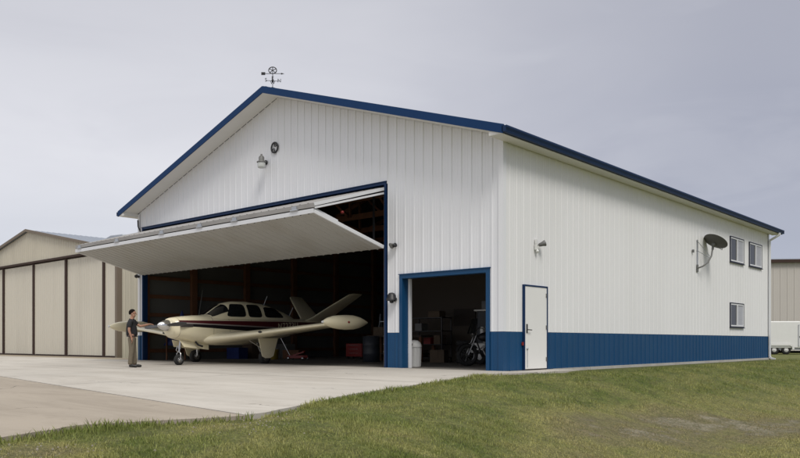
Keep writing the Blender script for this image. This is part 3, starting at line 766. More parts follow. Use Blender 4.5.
mb = MB(); mb.beam((-3, 1.1, .5), (-4.3, 1.1, .5), .1, .1); mb.tube([(-4.1, 1.1, 0.02), (-4.1, 1.1, .9)], .04, 10); mb.build('tongue', 'black', tr)

# ------------------------------------------------------------------ airplane
PX, PY, PYAW = -10.52, -2.80, math.radians(-85.2)
pl = thing('light_airplane', 'cream low wing propeller plane with V tail and black stripes, nose out of the hangar', 'airplane', (PX, PY, slab_z(PY)+.0), PYAW)
pl.rotation_euler = (0, math.radians(.35), PYAW)
def sect(a, hw, zb, zt, e=2.6, n=28, zc=None):
    zc = zc if zc is not None else (zb+zt)/2
    out = []
    for k in range(n):
        t = 2*PI*k/n; c, s_ = math.cos(t), math.sin(t)
        y = hw*math.copysign(abs(c)**(2/e), c); hz = (zt-zc) if s_ > 0 else (zc-zb)
        out.append((a, y, zc+hz*math.copysign(abs(s_)**(2/e), s_)))
    return out
fus = [(-.47, .16, 1.06, 1.38, 2), (-.50, .30, .92, 1.44, 2.3), (-.60, .38, .84, 1.47, 2.5), (-.9, .45, .76, 1.51, 2.7), (-1.3, .50, .69, 1.545, 2.8), (-1.75, .54, .63, 1.565, 3),
       (-2.3, .56, .60, 1.58, 3), (-3.2, .57, .60, 1.58, 3), (-4.0, .55, .66, 1.57, 3), (-4.8, .47, .78, 1.56, 2.8), (-5.6, .35, .92, 1.53, 2.5), (-6.4, .24, 1.04, 1.50, 2.3), (-7.2, .14, 1.15, 1.45, 2), (-7.75, .06, 1.24, 1.38, 2), (-7.9, .015, 1.29, 1.33, 2)]
def lerp_secs(secs, m=3):
    out = []
    for i in range(len(secs)-1):
        for k in range(m):
            t = k/m; out.append(tuple(secs[i][j]*(1-t)+secs[i+1][j]*t for j in range(5)))
    return out+[secs[-1]]
mb = MB(); mb.loft([sect(*s_) for s_ in lerp_secs(fus)]); fu = mb.build('fuselage', 'plane', pl)
# cabin: surface function (a along, t in 0..pi over the top)
cab = [(-1.72, .30, 1.545), (-1.9, .40, 1.60), (-2.25, .455, 1.82), (-2.55, .47, 1.97), (-2.9, .475, 2.04), (-3.4, .475, 2.05), (-4.1, .465, 2.0), (-4.6, .435, 1.90), (-5.1, .36, 1.75), (-5.5, .24, 1.62), (-5.75, .10, 1.54)]
def cabv(a):
    if a >= cab[0][0]: return cab[0][1:]
    for p, q in zip(cab, cab[1:]):
        if a >= q[0]:
            t = (p[0]-a)/(p[0]-q[0]); t2 = t
            return (p[1]+(q[1]-p[1])*t2, p[2]+(q[2]-p[2])*t2)
    return cab[-1][1:]
ZB = 1.44
def cabS(a, t, off=0.):
    hw, zt = cabv(a); c, s_ = math.cos(t), math.sin(t); e = 2.7
    y = (hw+off)*math.copysign(abs(c)**(2/e), c); z = ZB+(zt-ZB+off)*abs(s_)**(2/e)
    y *= 1-.16*max(0, (z-ZB))/.6
    return (a, y*1.10, z)
mb = MB(); mb.loft([[cabS(-1.72-4.03*i/44, PI*k/26) for k in range(27)] for i in range(45)], caps=False, closed=False); mb.build('cabin_roof', 'cream_trim', pl)
def wpatch(mb, a0, a1, z0, z1, side, skew0=0., skew1=0., off=.006, rr=.2, nn=12, ztop=None):
    """side window: rounded quad in (a, height) mapped on the cabin surface"""
    def fn(u, v):
        # squircle mapping
        X = 2*u-1; Y = 2*v-1; p = 1-rr
        q = (abs(X)**6+abs(Y)**6)**(1/6) if (X or Y) else 1; m_ = max(abs(X), abs(Y)); f_ = m_/q if q > 1e-6 else 1
        X *= f_; Y *= f_
        h = (Y+1)/2; z = z0+(z1-z0)*h
        a = (a0+a1)/2-(a0-a1)/2*X*-1; a = a0+(a1-a0)*(X+1)/2
        a += (skew0*(1-(X+1)/2)+skew1*(X+1)/2)*h
        hw, zt = cabv(a); z = min(z, zt-.015)
        r = min(1, max(0, (z-ZB)/(zt-ZB))); t = math.asin(r**(2.7/2))
        p_ = cabS(a, t, off); return (p_[0], p_[1]*side, p_[2])
    mb.grid(fn, nn, nn)
for sd in (1, -1):
    for nm, args in (('side_window', (-2.32, -3.14, 1.52, 1.94, sd, -.28, .0)), ('side_window', (-3.25, -3.86, 1.52, 1.94, sd, 0., .04)), ('side_window', (-3.98, -4.98, 1.52, 1.87, sd, 0.0, .40))):
        mb = MB(); wpatch(mb, *args); mb.build(nm, 'planeglass', pl)
    mb = MB()
    def ws(u, v, sd=sd):
        a = -1.80-(.20+.58*v)*(1)*u-.02; t = PI/2+sd*-(.03+(PI/2-.40)*(v)) if False else None
        aa = -1.84-.62*u
        tt = (PI/2-.04)*(1-v)+(.42+.0*u)*v
        hw, zt = cabv(aa-.30*v*0); p = cabS(aa, tt, .006); return (p[0], p[1]*sd, p[2])
    mb.grid(ws, 10, 12); mb.build('windshield', 'planeglass', pl)
# spinner & prop
mb = MB(); mb.lathe((-.48, 0, 1.22), (1, 0, 0), [(.17, -.02), (.175, .04), (.165, .12), (.135, .22), (.09, .31), (.04, .37), (.0, .39)], 24); mb.build('spinner', 'chrome', pl)
ang = math.radians(3)
pr = MB()
for sd in (1, -1):
    rings = []
    for k in range(14):
        r = .14+.88*k/13; ch = .07+.075*math.sin(PI*min(1, k/13*1.05))**.6*(1 if k < 13 else .5); tw = math.radians(58-40*k/13); th = .022*(1-k/16)
        c_ = Vector((-.37, 0, 1.22))+Vector((0, math.cos(ang), math.sin(ang)))*sd*r
        tdir = Vector((0, -math.sin(ang), math.cos(ang)))*math.cos(tw)*sd+Vector((1, 0, 0))*math.sin(tw)
        nd = Vector((0, math.cos(ang), math.sin(ang))).cross(tdir).normalized()
        rings.append([c_+tdir*ch*.5*math.cos(q)+nd*th*math.sin(q) for q in [2*PI*j/10 for j in range(10)]])
    pr.loft(rings)
pr.build('propeller', paint('prop_grey', (.05, .05, .052), .4, .2), pl)
for sd in (1, -1):
    mb = MB(); mb.sphere((-.545, sd*.24, 1.24), .10, 16, sc=(.35, 1.0, .9)); mb.build('air_intake', 'black', pl)
mb = MB(); mb.box(-1.05, -.60, .40, .475, 1.17, 1.26); bevel(mb.build('engine_louver', paint('dark_metal', (.10, .09, .09), .4, .5), pl), .02)
mb = MB(); mb.tube([(-1.25, .30, .72), (-1.35, .32, .62), (-1.5, .33, .58)], .03, 10); mb.build('exhaust_pipe', 'black', pl)
# wings
def airfoil(le, te, y, z, th=.13, n=12):
    ch = le-te; up_ = []; dn = []
    for k in range(n+1):
        u = (1-math.cos(PI*k/n))/2; t = 5*th*(.2969*math.sqrt(u)-.126*u-.3516*u*u+.2843*u**3-.1015*u**4); cm = .02*4*u*(1-u)
        up_.append((le-ch*u, y, z+ch*(cm+t))); dn.append((le-ch*u, y, z+ch*(cm-t)))
    return up_+dn[::-1][1:-1]
def wz(y): return .80+.098*(abs(y)-.5)
for sd in (1, -1):
    st = [(.40, -1.45, -3.98), (.75, -1.68, -3.92), (1.1, -1.86, -3.85), (3., -2.12, -3.60), (5.05, -2.38, -3.36)]
    mb = MB(); mb.loft([airfoil(le, te, sd*y, wz(y), .15 if y < 1.2 else .125) for y, le, te in st])
    w_ = mb.build('wing', 'cream_trim', pl)
    mb = MB(); c_ = (-2.78, sd*5.16, wz(5.1)+.02)
    prof = [(.0, 1.05), (.05, .98), (.12, .82), (.17, .62), (.2, .35), (.215, .05), (.205, -.25), (.165, -.5), (.10, -.72), (.04, -.88), (.0, -.96)]
    mb.lathe(c_, (1, 0, 0), prof[::-1], 22); mb.build('tip_tank', 'cream_trim', w_)
    mb = MB(); mb.lathe((-2.78+1.04, sd*5.16, wz(5.1)+.02), (1, 0, 0), [(.0, .03), (.03, .01), (.035, -.03)], 12); mb.build('tank_cap', 'dooredge', w_)
    mb = MB(); mb.sphere((-2.03, sd*2.35, wz(2.3)+.04), .07, 12, sc=(.5, 1.1, .5)); mb.build('landing_light', 'black', w_)
    mb = MB(); mb.sphere((-2.62, sd*5.37, wz(5.1)+.02), .03, 10, sc=(1.5, 1, 1)); mb.build('position_light', 'red' if sd > 0 else 'glass', w_)
    mb = MB(); ya, yb = .62, 2.9      # flap seam line
    mb.beam((-3.52, sd*ya, wz(ya)+.105), (-3.28, sd*yb, wz(yb)+.075), .012, .008); mb.beam((-3.28, sd*3.0, wz(3.0)+.075), (-3.06, sd*4.9, wz(4.9)+.06), .012, .008)
    mb.build('control_seam', 'black', w_)
# V tail
for sd in (1, -1):
    mb = MB(); r0 = Vector((0, sd*.06, 1.42)); dirv = Vector((0, sd*math.cos(math.radians(34)), math.sin(math.radians(34)))); nn = dirv.cross(Vector((1, 0, 0))).normalized()
    rings = []
    for k, (s_, le, te) in enumerate([(0, -6.15, -7.45), (.25, -6.45, -7.52), (1.0, -6.78, -7.68), (1.72, -7.12, -7.84), (1.80, -7.25, -7.84)]):
        ch = le-te; th = .045 if k < 4 else .02; p = r0+dirv*s_; ring = []
        for q in range(16):
            t = 2*PI*q/16; u = (1-math.cos(t))/2
            ring.append(p+Vector((le-ch*u, 0, 0))+nn*th*math.sin(t)*(1-u*.6))
        rings.append(ring)
    mb.loft(rings); mb.build('tail_fin', 'cream_trim', pl)
mb = MB()
mb.tube([(-4.35, 0, 1.9), (-4.55, 0, 2.28)], [.01, .006], 8); mb.build('antenna', 'dooredge', pl)
mb = MB(); mb.tube([(-5.55, 0, 1.53), (-5.80, 0, 1.92)], [.012, .008], 8); mb.build('antenna', 'dooredge', pl)
# landing gear
def wheel(par, a, y, r, w):
    mb = MB(); mb.lathe((a, y-w/2, r), (0, 1, 0), [(r*.5, 0), (r*.85, 0), (r*.97, w*.2), (r, w*.5), (r*.97, w*.8), (r*.85, w), (r*.5, w)], 26); w_ = mb.build('wheel', 'rubber', par)
    mb = MB()
    for sd, y0 in ((-1, y-w/2), (1, y+w/2)):
        mb.lathe((a, y0-sd*.01, r), (0, sd, 0), [(.0, .02), (r*.16, .02), (r*.2, 0), (r*.42, -.012), (r*.5, .008), (r*.52, -.01)], 20)
        for k in range(5): t = 2*PI*k/5; mb.lathe((a+math.cos(t)*r*.3, y0-sd*.01, r+math.sin(t)*r*.3), (0, sd, 0), [(r*.07, -.01), (r*.07, .004), (0, .004)], 8)
    mb.build('rim', 'steel', w_)
ng = MB(); na = -.86
ng.tube([(na-.10, 0, .95), (na-.03, 0, .50)], .045, 12, 0); ng.tube([(na-.03, 0, .52), (na-.01, 0, .40)], .03, 10)
for sd in (1, -1): ng.tube([(na-.01, 0, .42), (na-.0, sd*.09, .37), (na, sd*.09, .17)], .018, 8)
ng.tube([(na, -.10, .17), (na, .10, .17)], .02, 8); ng.tube([(na-.05, 0, .62), (na-.45, 0, .85)], .02, 8); ng.tube([(na+.04, .0, .60), (na+.10, 0, .47), (na+.02, 0, .40)], .014, 8)
ngo = ng.build('nose_gear', 'steel', pl)
mb = MB(); mb.lathe((na, -.065, .17), (0, 1, 0), [(.07, 0), (.14, 0), (.165, .03), (.17, .065), (.165, .10), (.14, .13), (.07, .13)], 24); mb.build('tyre', 'rubber', ngo)
mb = MB()
for sd in (-1, 1): mb.lathe((na, sd*.062, .17), (0, sd, 0), [(.0, .015), (.03, .012), (.04, -.004), (.07, -.006), (.085, .01), (.09, -.006)], 18)
mb.build('rim', 'steel', ngo)
for sd in (1, -1):
    mb = MB(); mb.prism([(-.74, sd*.17, .78), (-1.85, sd*.17, .64), (-1.80, sd*.24, .47), (-.86, sd*.24, .57)], (0, sd*.015, 0)); mb.build('gear_door', 'cream_trim', pl)
for sd in (1, -1):
    mg = MB(); yy = sd*1.72; ma = -2.82
    mg.tube([(ma, sd*1.60, .85), (ma, yy-sd*.12, .24)], [.05, .04], 12); mg.tube([(ma, yy-sd*.12, .23), (ma, yy+sd*.02, .22)], .03, 10); mg.tube([(ma+.03, sd*1.0, .78), (ma, yy-sd*.13, .5)], .022, 8)
    mg.tube([(ma, yy-sd*.1, .5), (ma-.1, yy-sd*.1, .4), (ma, yy-sd*.12, .28)], .014, 8)
    mgo = mg.build('main_gear', 'steel', pl); wheel(mgo, ma, yy-sd*.02, .22, .15) if False else None
    mb = MB(); r = .22; w = .16; y0 = yy-sd*.02
    mb.lathe((ma, y0-w/2, r), (0, 1, 0), [(r*.5, 0), (r*.85, 0), (r*.97, w*.2), (r, w*.5), (r*.97, w*.8), (r*.85, w), (r*.5, w)], 26); mb.build('tyre', 'rubber', mgo)
    mb = MB()
    for s2 in (-1, 1): mb.lathe((ma, y0+s2*w*.46, r), (0, s2, 0), [(.0, .02), (.035, .02), (.045, 0), (.09, -.01), (.11, .01), (.115, -.01)], 18)
    mb.build('rim', 'steel', mgo)
    mb = MB(); yd = yy+sd*.12; zt_ = wz(1.8)-.10
    mb.prism([(ma+.42, yd+sd*.02, zt_), (ma-.42, yd+sd*.02, zt_), (ma-.24, yd, .26), (ma-.10, yd, .20), (ma+.10, yd, .20), (ma+.24, yd, .26)], (0, sd*.02, 0)); bevel(mb.build('gear_door', 'cream_trim', pl), .01)
# boarding step
mb = MB(); mb.tube([(-3.6, .5, .68), (-3.65, .62, .38), (-3.55, .74, .37)], .018, 8); mb.build('boarding_step', 'dooredge', pl)
# registration on the rear fuselage, cream letters on the dark stripe
rg = text_mesh('registration_number', 'N7273U', .30, .001, 'cream_trim', pl, spc=1.15)
# text reads left to right when seen from the plane's left side: letter x axis runs from nose to tail
ta, tb = Vector((-4.55, .512, 1.13)), Vector((-6.1, .290, 1.20))
xax = (tb-ta).normalized(); zax = Vector((xax.y, -xax.x, 0)).normalized(); zax = zax if zax.y > 0 else -zax
yax = zax.cross(xax).normalized()
rg.matrix_local = Matrix.Translation(ta+zax*.012) @ Matrix((xax, yax, zax)).transposed().to_4x4()

# ------------------------------------------------------------------ person
def skin_obj(name, chains, mat, parent, lv=2, root=0):
    """chains: list of lists of (x,y,z,r[,ry]); shared coordinates are welded"""
    vs = []; es = []; rs = []; idx = {}
    for ch in chains:
        prev = None
        for p in ch:
            key = tuple(round(v, 4) for v in p[:3])
            if key not in idx:
                idx[key] = len(vs); vs.append(p[:3]); rs.append((p[3], p[4] if len(p) > 4 else p[3]))
            i = idx[key]
            if prev is not None and prev != i: es.append((prev, i))
            prev = i
    me = bpy.data.meshes.new(name); me.from_pydata(vs, es, []); me.update()
    o = bpy.data.objects.new(name, me); C.objects.link(o); o.parent = parent
    sk = o.modifiers.new('skin', 'SKIN'); sk.use_smooth_shade = True; sk.branch_smoothing = .4
    if not me.skin_vertices: me.skin_vertices.new() if hasattr(me.skin_vertices, 'new') else None
    lay = me.skin_vertices[0].data
    for i, r in enumerate(rs): lay[i].radius = r; lay[i].use_root = (i == root)
    ss = o.modifiers.new('sub', 'SUBSURF'); ss.levels = lv; ss.render_levels = lv
    me.materials.append(M[mat])
    return o
PERS = pp = thing('person', 'man in dark short sleeve shirt and khaki trousers reaching to the propeller', 'person', (-10.38, -3.62, slab_z(-3.62)), math.radians(52))
def hand(ch, wr, d, side, curl=.3, up=Vector((0, 0, 1))):
    """palm and five fingers as chains rooted at the palm; wr wrist pos, d direction"""
    d = Vector(d).normalized(); s_ = d.cross(up).normalized(); n_ = s_.cross(d).normalized()
    wr = Vector(wr); palm = wr+d*.055; k = wr+d*.085
    ch.append([(*wr, .024, .02), (*palm, .036, .017)])
    for i, ln in enumerate((.068, .076, .070, .056)):
        o = s_*(.030-.020*i)*side; b = k+o
        m1 = b+d*ln*.45-n_*ln*.45*curl; m2 = m1+d*ln*.3-n_*ln*.45*curl; m3 = m2+d*ln*.22-n_*ln*.4*curl
        ch.append([(*palm, .036, .017), (*b, .0105), (*m1, .009), (*m2, .008), (*m3, .007)])
    tb_ = wr+d*.03+s_*.036*side; t2 = tb_+(d*.7+s_*.7*side).normalized()*.035; t3 = t2+(d*.9+s_*.2*side-n_*.2).normalized()*.03
    ch.append([(*palm, .036, .017), (*tb_, .013), (*t2, .011), (*t3, .009)])
J = {'pel': (0, 0, .90), 'chest': (-.01, 0, 1.22), 'neck': (.005, 0, 1.40)}
ch = [[(0, 0, .90, .125, .155), (-.005, 0, 1.05, .12, .14), (-.01, 0, 1.22, .12, .165), (-.01, 0, 1.33, .09, .13), (.0, 0, 1.405, .064, .066), (.015, 0, 1.455, .064, .062), (.03, 0, 1.50, .094, .080), (.035, 0, 1.56, .106, .086), (.025, 0, 1.62, .098, .080), (.02, 0, 1.668, .05, .05)],
      [(.03, 0, 1.50, .094, .080), (.085, 0, 1.475, .036, .034)],                        # chin
      [(.035, 0, 1.56, .106, .086), (.118, 0, 1.545, .016, .014), (.142, 0, 1.525, .012, .014)]]   # nose
# legs
for sd, fx_ in ((1, .06), (-1, -.02)):
    ch.append([(0, 0, .90, .125, .155), (.0, sd*.095, .82, .085, .085), (.015+fx_*.3, sd*.105, .50, .058, .058), (fx_, sd*.11, .11, .040, .042), (fx_-.02, sd*.11, .055, .038, .036), (fx_+.08, sd*.125, .04, .034, .030), (fx_+.155, sd*.13, .032, .03, .022)])
# right arm (near the camera) hanging, slightly bent; left arm reaching forward
ra = [(-.01, 0, 1.33, .09, .13), (-.02, -.195, 1.325, .052, .052), (-.045, -.235, 1.07, .040, .040), (.025, -.225, .86, .027, .025)]
la = [(-.01, 0, 1.33, .09, .13), (.02, .195, 1.325, .052, .052), (.20, .20, 1.19, .040, .040), (.43, .14, 1.25, .027, .025)]
ch += [ra, la]
hand(ch, (.025, -.225, .86), (.22, .02, -1), 1, .35, up=Vector((1, 0, 0)))
hand(ch, (.43, .14, 1.25), (1, -.12, .12), -1, .45)
skin_obj('body', ch, 'skin', pp, 2)
sh = [[(0, 0, .885, .142, .178), (-.005, 0, .98, .146, .172), (-.008, 0, 1.10, .146, .172), (-.012, 0, 1.22, .138, .182), (-.01, 0, 1.33, .105, .145), (-.002, 0, 1.385, .085, .092), (.002, 0, 1.43, .074, .078)],
      [(-.01, 0, 1.33, .105, .145), (-.02, -.195, 1.33, .070, .068), (-.04, -.232, 1.13, .062, .060)],
      [(-.01, 0, 1.33, .105, .145), (.02, .195, 1.33, .070, .068), (.14, .20, 1.235, .062, .060)]]
skin_obj('shirt', sh, 'shirt', pp, 2)
tr_ = [[(0, 0, .93, .132, .160), (0, 0, .86, .134, .165)]]
for sd, fx_ in ((1, .06), (-1, -.02)):
    tr_.append([(0, 0, .86, .134, .165), (.0, sd*.095, .76, .104, .102), (.015+fx_*.3, sd*.105, .50, .080, .078), (fx_-.005, sd*.11, .22, .070, .066), (fx_-.01, sd*.112, .075, .074, .062)])
skin_obj('trousers', tr_, 'pants', pp, 2)
for sd, fx_ in ((1, .06), (-1, -.02)):
    skin_obj('shoe', [[(fx_-.055, sd*.11, .05, .042, .045), (fx_+.02, sd*.115, .058, .046, .048), (fx_+.10, sd*.125, .045, .040, .046), (fx_+.19, sd*.135, .035, .025, .036)]], 'shoe', pp, 2)
mb = MB()
def hr(u, v):
    th = 2*PI*u; c = math.cos(th); ph = v*(.80+1.5*(.5-.5*c)**.75)
    k = 1+.03*math.sin(11*th+3*v)
    return (math.sin(ph)*c*.100*k+.010, math.sin(ph)*math.sin(th)*.085*k, math.cos(ph)*.100*k+1.588)
mb.grid(hr, 32, 14); mb.build('hair', 'hair', pp)
for sd in (1, -1):
    mb = MB(); mb.sphere((.108, sd*.032, 1.556), .010, 10); mb.build('eye', 'black', pp)
    mb = MB(); mb.sphere((.015, sd*.080, 1.545), .028, 10, sc=(.7, .3, 1.1)); mb.build('ear', 'skin', pp)
mb = MB(); mb.lathe((0, 0, .885), (0, 0, 1), [(.150, 0), (.152, .035)], 24); mb.v = [(x, y*1.2, z) for x, y, z in mb.v]; mb.build('belt', 'black', pp)

# ------------------------------------------------------------------ fixtures on the hangar
# weathervane on the ridge
wv = thing('weathervane', 'black weathervane with ring ornament on the blue roof ridge', 'weathervane', (RX, -.22, RIDGE))
mb = MB(); mb.tube([(0, 0, 0), (0, 0, .62)], .010, 8); mb.box(-.08, .08, -.08, .08, .03, .06); mb.build('pole', 'black', wv)
hd = Vector((.62, .78, 0)).normalized()
mb = MB(); mb.beam(tuple(-hd*.20+Vector((0, 0, .28))), tuple(hd*.20+Vector((0, 0, .28))), .012, .012); h2 = Vector((-hd.y, hd.x, 0)); mb.beam(tuple(-h2*.2+Vector((0, 0, .28))), tuple(h2*.2+Vector((0, 0, .28))), .012, .012); mb.sphere((0, 0, .28), .04, 10); mb.build('direction_arms', 'black', wv)
for d_, lt in ((hd, 'N'), (-hd, 'S'), (h2, 'W'), (-h2, 'E')):
    o = text_mesh('compass_letter', lt, .15, .008, 'black', wv, 'CENTER'); o.location = d_*.20+Vector((0, 0, .25)); o.rotation_euler = (PI/2, 0, YAW)
ar = MB(); vx = Vector((rgt[0], rgt[1], 0))
ar.beam(tuple(-vx*.30+Vector((0, 0, .50))), tuple(vx*.30+Vector((0, 0, .50))), .012, .014)
def vp(s_, z): return tuple(vx*s_+Vector((-fwd[0]*-.006, fwd[1]*-.006, z)))
ex = tuple(Vector((fwd[0], fwd[1], 0))*.012)
ar.prism([vp(-.34, .46), vp(-.22, .46), vp(-.22, .545), vp(-.34, .545)], ex); ar.prism([vp(.26, .475), vp(.36, .50), vp(.26, .525)], ex)
ar.build('arrow', 'black', wv)
mb = MB()
cc = Vector((0, 0, .60)); n = 24
mb.tube([cc+vx*math.cos(2*PI*k/n)*.12+Vector((0, 0, math.sin(2*PI*k/n)*.10)) for k in range(n+1)], .014, 6)
for t in (.5, 1.57, 2.64, 3.9, 5.5): mb.beam(tuple(cc), tuple(cc+vx*math.cos(t)*.11+Vector((0, 0, math.sin(t)*.09))), .014, .018)
mb.build('ring_ornament', 'black', wv)
# gable medallion
gm = thing('gable_medallion', 'small round dark star medallion high on the white gable', 'wall ornament', (-8.33, -.03, 6.64)); gm.scale = (.80, .80, .80)
mb = MB(); n = 32
mb.loft([[(math.cos(2*PI*k/n)*r, y, math.sin(2*PI*k/n)*r) for k in range(n)] for r, y in ((.22, .0), (.22, -.03), (.165, -.03), (.165, .0))], caps=False); mb.build('ring', 'black', gm)
mb = MB()
for k in range(6):
    t = PI/2+2*PI*k/6; q = [(0.03*math.cos(t), 0.03*math.sin(t)), (.17*math.cos(t-.26), .17*math.sin(t-.26)), (.19*math.cos(t), .19*math.sin(t)), (.17*math.cos(t+.26), .17*math.sin(t+.26))]
    if k in (1, 4): continue
    mb.prism([(x, -.024, z) for x, z in q], (0, .02, 0))
mb.build('star_blades', 'black', gm)
# yard light
yl = thing('yard_light', 'dusk to dawn yard light with glass jar on the white gable', 'lamp', (-8.78, 0, 6.21)); yl.scale = (.85, .85, .85)
mb = MB(); mb.tube([(.02, -.02, .06), (.06, -.22, .06), (.12, -.26, .05)], .022, 10); mb.lathe((.02, -.022, .05), (0, -1, 0), [(.085, 0), (.085, .05), (.05, .075), (0, .075)], 14); mb.build('bracket', 'black', yl)
mb = MB(); mb.lathe((.15, -.34, -.02), (0, 0, 1), [(.17, .0), (.165, .03), (.10, .06), (.10, .19), (.06, .24), (.035, .25), (.035, .30), (0, .31)], 18); mb.build('lamp_head', 'dishmount', yl)
mb = MB(); mb.lathe((.15, -.34, -.025), (0, 0, -1), [(.14, .0), (.145, .05), (.14, .16), (.13, .19), (.0, .19)], 18); mb.build('glass_jar', 'lens', yl)
# barn lantern between the doors
bl = thing('barn_lantern', 'black dome wall lantern on the narrow white strip between the two openings', 'lamp', (-3.40, -.02, 1.80)); bl.scale = (.85, .85, .85)
mb = MB(); mb.lathe((0, -.13, .06), (0, 0, 1), [(.17, -.10), (.165, -.02), (.14, .0), (.13, .07), (.09, .13), (.03, .15), (0, .15)], 18); mb.build('lamp_shade', 'black', bl)
mb = MB(); mb.lathe((0, -.13, -.12), (0, 0, 1), [(.0, 0), (.05, .01), (.07, .06), (.07, .12)], 14); mb.build('bulb_glass', 'glass', bl)
mb = MB(); mb.box(-.05, .05, -.02, .0, -.06, .14); mb.tube([(0, -.01, .08), (0, -.13, .14)], .018, 8); mb.build('wall_plate', 'black', bl)
# small floodlights
def flood(name, label, loc, rz, m1='black', m2='black'):
    t_ = thing(name, label, 'lamp', loc, rz)
    mb = MB(); mb.lathe((0, 0, 0), (0, -1, 0), [(.05, 0), (.05, .03), (0, .035)], 12); mb.tube([(0, -.03, 0), (.02, -.10, .03)], .014, 8); mb.build('wall_mount', m1, t_)
    mb = MB(); mb.lathe((-.02, -.07, .05), (.65, -.55, -.35), [(.0, -.02), (.045, 0), (.055, .08), (.07, .13), (.065, .135), (.0, .12)], 14); mb.build('lamp_head', m2, t_)
    return t_
flood('floodlight', 'small black floodlight on the white front corner left of the aircraft door', (-16.34, -.03, 3.14), 0)
fl = flood('floodlight', 'small grey twin floodlight beside the right end of the raised door', (-3.48, -.03, 3.20), math.radians(20), 'dishmount', 'dishmount')
mb = MB(); mb.lathe((.05, -.07, .0), (.8, -.5, .2), [(.0, -.02), (.04, 0), (.05, .08), (.06, .12), (.0, .11)], 12); mb.build('lamp_head', 'black', fl)
sl_ = thing('security_light', 'white motion sensor light on the side wall above the entry door', 'lamp', (.02, 1.42, 3.08))
mb = MB(); mb.box(0, .05, -.06, .06, -.12, .02); mb.sphere((.05, 0, -.15), .04, 10); mb.box(0, .03, -.05, .05, .03, .16); bevel(mb.build('sensor_box', 'plastwhite', sl_), .01)
mb = MB(); mb.lathe((.08, .10, .02), (.5, .5, .25), [(.0, -.05), (.04, -.04), (.06, .06), (.08, .12), (.075, .125), (.0, .10)], 14); mb.tube([(.03, 0, .0), (.08, .10, .02)], .015, 8); mb.build('lamp_head', 'dishmount', sl_)
# satellite dish
sd_ = thing('satellite_dish', 'grey satellite dish on a curved mast bracket on the white side wall', 'satellite dish', (.02, 12.2, 3.3))
mb = MB(); mb.box(0, .02, -.07, .07, -.14, .12); mb.tube([(.02, 0, 0), (.16, .06, .05), (.28, .25, .20), (.33, .46, .44), (.33, .58, .72)], .028, 10); mb.build('mast', 'dishmount', sd_)
mb = MB(); mb.tube([(.0, -.06, .98), (.30, .42, .42)], .009, 6); mb.tube([(.0, -.05, .62), (.30, .40, .36)], .009, 6); mb.box(0, .012, -.04, .04, -.1, 1.0); mb.build('stay_rods', 'galv', sd_)
ax = Vector((.30, .50, .82)).normalized(); cdi = Vector((.36, .66, .90)); u_ = ax.cross(Vector((0, 0, 1))).normalized(); v_ = ax.cross(u_).normalized()
def dishf(off):
    def f_(u, v):
        r = v; t = 2*PI*u; return cdi+u_*math.cos(t)*r*.46+v_*math.sin(t)*r*.40+ax*(.11*r*r-off)
    return f_
mb = MB(); mb.grid(dishf(0), 36, 8); mb.grid(dishf(.014), 36, 8); mb.tube([cdi+u_*math.cos(2*PI*k/36)*.46+v_*math.sin(2*PI*k/36)*.40+ax*.103 for k in range(37)], .009, 6); mb.build('reflector', 'dish', sd_)
mb = MB(); mb.lathe(tuple(cdi-ax*.12), tuple(ax), [(.05, 0), (.07, .02), (.07, .11)], 12); mb.tube([(.33, .58, .68), tuple(cdi-ax*.1)], .04, 10); mb.build('back_bracket', 'dishmount', sd_)
mb = MB(); mb.tube([tuple(cdi-v_*.0-ax*.05), tuple(cdi+v_*.40+ax*.02), tuple(cdi+v_*.18+ax*.30)], .012, 8); mb.sphere(tuple(cdi+v_*.14+ax*.31), .035, 10); mb.build('feed_arm', 'dishmount', sd_)
mb = MB(); mb.box(0, .05, -.04, .04, -.05, .05); cb = tag(mb.build('cable_box', 'dishmount', loc=(.02, 11.75, 3.86)), 'tiny grey cable box on the side wall left of the satellite dish', 'cable box')

# ------------------------------------------------------------------ inside & beside the openings
tc_ = thing('trash_can', 'white trash can with domed lid inside the small garage opening', 'trash can', (-3.40, .80, .0))
mb = MB(); mb.lathe((0, 0, 0), (0, 0, 1), [(.0, .0), (.16, .0), (.165, .02), (.18, .52), (.18, .54)], 24)
for k in range(12): t = 2*PI*k/12; mb.beam((math.cos(t)*.165, math.sin(t)*.165, .03), (math.cos(t)*.181, math.sin(t)*.181, .52), .012, .008)
mb.build('bin', 'plastwhite', tc_)
mb = MB(); mb.lathe((0, 0, .555), (0, 0, 1), [(.195, -.015), (.195, .01), (.185, .06), (.15, .12), (.09, .165), (0, .18)], 24); mb.build('lid', 'plastwhite', tc_)
mb = MB(); mb.box(-.07, .07, -.187, -.155, .565, .64); mb.build('flap', 'black', tc_)

